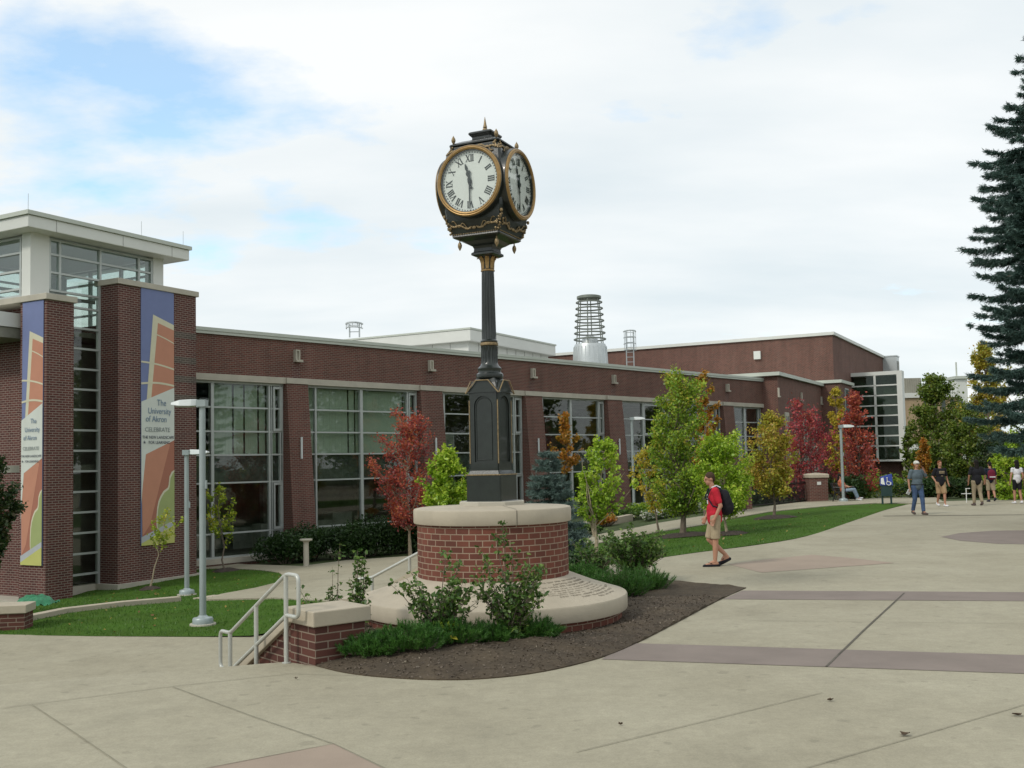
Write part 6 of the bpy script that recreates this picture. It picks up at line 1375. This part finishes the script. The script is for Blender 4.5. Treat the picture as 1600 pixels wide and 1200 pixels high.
def pose(**k):
    """standing frame with overrides"""
    J = dict(pelvis=(0, 0, .97), chest=(0, 0, 1.27), neck=(0, .01, 1.49), head=(0, -.01, 1.64), shL=(.185, 0, 1.42), shR=(-.185, 0, 1.42), elL=(.23, .02, 1.13), elR=(-.23, .02, 1.13), wrL=(.24, -.06, .90), wrR=(-.24, -.06, .90), hdL=(.24, -.08, .80), hdR=(-.24, -.08, .80),
             hipL=(.09, 0, .92), hipR=(-.09, 0, .92), knL=(.10, -.02, .50), knR=(-.10, -.02, .50), anL=(.10, .02, .09), anR=(-.10, .02, .09), toeL=(.12, -.15, .03), toeR=(-.12, -.15, .03))
    J.update(k); return J
# student in red, mid stride towards the left
p = G(1119, 884.5, 0)
J = pose(chest=(0, .01, 1.27), neck=(0, -.03, 1.49), head=(0, -.075, 1.635), look=V3((.12, -1, -.22)), shL=(.17, -.01, 1.42), shR=(-.17, .02, 1.42), elL=(.23, .08, 1.14), wrL=(.22, -.03, .91), hdL=(.21, -.07, .82), elR=(-.22, -.02, 1.14), wrR=(-.19, -.13, .92), hdR=(-.17, -.17, .84),
         hipL=(.09, 0, .92), knL=(.09, -.01, .50), anL=(.09, -.03, .10), toeL=(.10, -.20, .035), hipR=(-.09, 0, .92), knR=(-.09, -.10, .50), anR=(-.08, .20, .20), toeR=(-.08, .08, .055))
t, j, hp = person('young man in a red T-shirt and khaki shorts walking left in sandals', p[:], R(-92), J, 1.0, 'c_red', 'c_khaki', 'h_brown', leg=.46, shoes='flip', hgt=1.76, vox=.009, untuck=.05)
bp = MB(); bp.ell((0, .215, 1.17), (.155, .12, .20), 18); bp.ell((0, .20, 1.24), (.15, .11, .20), 18).ell((0, .22, 1.10), (.155, .125, .16), 18).ell((0, .31, 1.10), (.11, .06, .12), 12).ell((0, .16, 1.36), (.11, .07, .08), 12)
ob = remesh(bp, 'backpack', 'c_black', None, .012, 4); ob.name = 'backpack'; ob.location = p[:]; ob.rotation_euler = (0, 0, R(-92)); ob.scale = (.99, .99, .99); tag(ob, 'black backpack on the back of the young man in red', 'backpack')
sb = MB()
for s in (-1, 1): sb.tube([(s * .10, .12, 1.44), (s * .115, .03, 1.50), (s * .12, -.085, 1.44), (s * .13, -.145, 1.30), (s * .16, -.06, 1.14), (s * .14, .10, 1.08)], .014, 6)
sb.build('shoulder_straps', 'c_navy', ob); MB().tube([(.09, .11, 1.475), (.115, .03, 1.512), (.12, -.06, 1.475)], .013, 6).build('strap_pad', 'c_white', ob)
em = MB(); em.tube([(-.03, -.122, 1.33), (.02, -.124, 1.34), (.07, -.118, 1.32)], .012, 6).tube([(-.02, -.126, 1.28), (.06, -.122, 1.27)], .01, 6).tube([(.0, -.126, 1.24), (.02, -.122, 1.17)], .012, 6); em.build('shirt_emblem', 'c_white', t)
# man in the cap, phone at his ear
p = G(1435, 804, 0)
J = pose(chest=(0, -.01, 1.27), elL=(.34, .02, 1.22), wrL=(.21, -.07, 1.48), hdL=(.14, -.07, 1.60), elR=(-.27, .04, 1.14), wrR=(-.29, -.03, .90), hdR=(-.29, -.06, .80), knL=(.11, -.10, .50), anL=(.10, -.16, .10), toeL=(.13, -.33, .035), knR=(-.10, .0, .50), anR=(-.10, .16, .13), toeR=(-.12, .0, .04), shL=(.19, 0, 1.44))
t, j, hp = person('older man in a pale cap and blue jeans with one hand raised to his head', p[:], R(6), J, 1.10, 'c_grey', 'c_jeans', 'h_brown', 'skin', leg=1, shoes='c_shoe', cap='c_capwhite', hgt=1.80, vox=.013)
MB().tube([(.205 * math.cos(a), .15 * math.sin(a), .985) for a in np.linspace(0, 6.283, 25)], .016, 6, cap=False).build('belt', 'c_black', t)
pp = MB().bbox(-.07, .07, -.01, .01, -.09, .09, .004).build('papers', 'c_white'); pp.location = (p.x - .32, p.y - .08, .76); pp.rotation_euler = (.3, .4, .5); tag(pp, 'folded white papers held low by the man in the cap', 'papers')
# man in the lettered shirt
p = G(1471, 791.5, 0)
J = pose(elL=(.27, .04, 1.14), wrL=(.30, -.02, .90), hdL=(.30, -.06, .81), elR=(-.28, .05, 1.15), wrR=(-.22, -.10, .94), hdR=(-.20, -.14, .86), knL=(.09, -.12, .50), anL=(.07, -.16, .10), toeL=(.08, -.33, .035), knR=(-.09, -.02, .50), anR=(-.05, .20, .16), toeR=(-.06, .06, .05))
t, j, hp = person('young man in a black lettered T-shirt and tan shorts walking towards the camera', p[:], R(4), J, 1.06, 'c_black', 'c_tan', 'h_red', leg=.5, shoes='c_white', hgt=1.76, vox=.013, untuck=.04)
em = MB(); [em.box(-.10 + k_ * .036, -.078 + k_ * .036, -.155, -.14, 1.31, 1.37) for k_ in range(6)]; em.box(-.10, .10, -.157, -.14, 1.275, 1.295).box(-.03, .04, -.155, -.13, 1.17, 1.19); em.build('shirt_lettering', 'c_khaki', t)
# walker seen from behind in black and khaki
p = G(1528, 790, 0)
J = pose(elL=(.29, .02, 1.15), wrL=(.30, -.04, .92), hdL=(.29, -.08, .83), elR=(-.30, .02, 1.15), wrR=(-.33, -.02, .92), hdR=(-.33, -.05, .83), knL=(.10, -.08, .50), anL=(.10, -.08, .10), toeL=(.12, -.25, .035), knR=(-.10, .02, .5), anR=(-.10, .16, .14), toeR=(-.11, .02, .04))
person('long haired walker in a black top and khaki trousers seen from behind', p[:], R(178), J, 1.16, 'c_black', 'c_khaki2', 'h_black', 'skin_tan', hairstyle='long', leg=1, shoes='c_shoe', hgt=1.77, vox=.013)
# walker with the maroon backpack
p = G(1549, 784, 0)
t, j, hp = person('walker in khaki shorts seen from behind with a black and maroon backpack', p[:], R(172), pose(knR=(-.1, .05, .5), anR=(-.1, .22, .18), toeR=(-.1, .10, .06)), 1.0, 'c_navy', 'c_khaki2', 'h_black', leg=.5, shoes='c_navy', hgt=1.66, vox=.014)
bp = MB().ell((0, .20, 1.24), (.17, .11, .20), 16).ell((0, .22, 1.10), (.17, .12, .14), 16); ob = remesh(bp, 'backpack', 'c_maroon', None, .014, 4); ob.location = p[:]; ob.rotation_euler = (0, 0, R(172)); ob.scale = (.93, .93, .93); tag(ob, 'maroon backpack on the farthest walker', 'backpack')
MB().box(-.12, .12, .325, .345, 1.08, 1.12).build('pale_stripe', 'c_white', ob)
# woman in white top and black shorts, seen from behind
p = G(1591, 787, 0)
J = pose(shL=(.165, 0, 1.40), shR=(-.165, 0, 1.40), elL=(.24, .03, 1.14), elR=(-.22, .04, 1.14), wrR=(-.20, -.05, .92), hdR=(-.19, -.09, .83), wrL=(.27, .0, .90), hdL=(.27, -.03, .80), knL=(.10, -.06, .5), anL=(.10, -.07, .10), toeL=(.12, -.24, .035), knR=(-.09, .0, .5), anR=(-.10, .10, .11), toeR=(-.11, -.04, .035))
person('dark haired woman in a white top and black shorts seen from behind', p[:], R(176), J, .95, 'c_white', 'c_black', 'h_black', hairstyle='long', leg=.40, shoes='c_white', hgt=1.72, female=True, vox=.013, sleeve=.3)
p = G(1613, 788, 0)
person('person in a white and purple top just cut by the right edge of the picture', p[:], R(170), pose(), .95, 'c_purple', 'c_black', 'h_brown', hairstyle='long', leg=.40, shoes='c_white', hgt=1.70, female=True, vox=.014, sleeve=.3)
# seated person on the bench
J = pose(pelvis=(0, .02, .56), chest=(0, .13, .85), neck=(0, .17, 1.06), head=(0, .15, 1.21), shL=(.18, .12, 1.0), shR=(-.18, .12, 1.0), elL=(.25, -.02, .80), elR=(-.25, -.02, .80), wrL=(.16, -.22, .72), wrR=(-.14, -.22, .72), hdL=(.12, -.30, .73), hdR=(-.1, -.30, .73),
         hipL=(.09, -.02, .55), hipR=(-.09, -.02, .55), knL=(.13, -.46, .60), knR=(-.10, -.46, .60), anL=(.12, -.62, .22), anR=(-.08, -.62, .20), toeL=(.12, -.80, .20), toeR=(-.08, -.78, .12), look=V3((.1, -1, -.2)))
person('seated person in an orange top and pale jeans on a bench', (BP.x, BP.y, BP.z - .04), R(62), J, 1.0, 'c_orange', 'c_jeans_pale', 'h_black', hairstyle='long', leg=1, shoes='c_white', hgt=1.70, female=True, vox=.014)
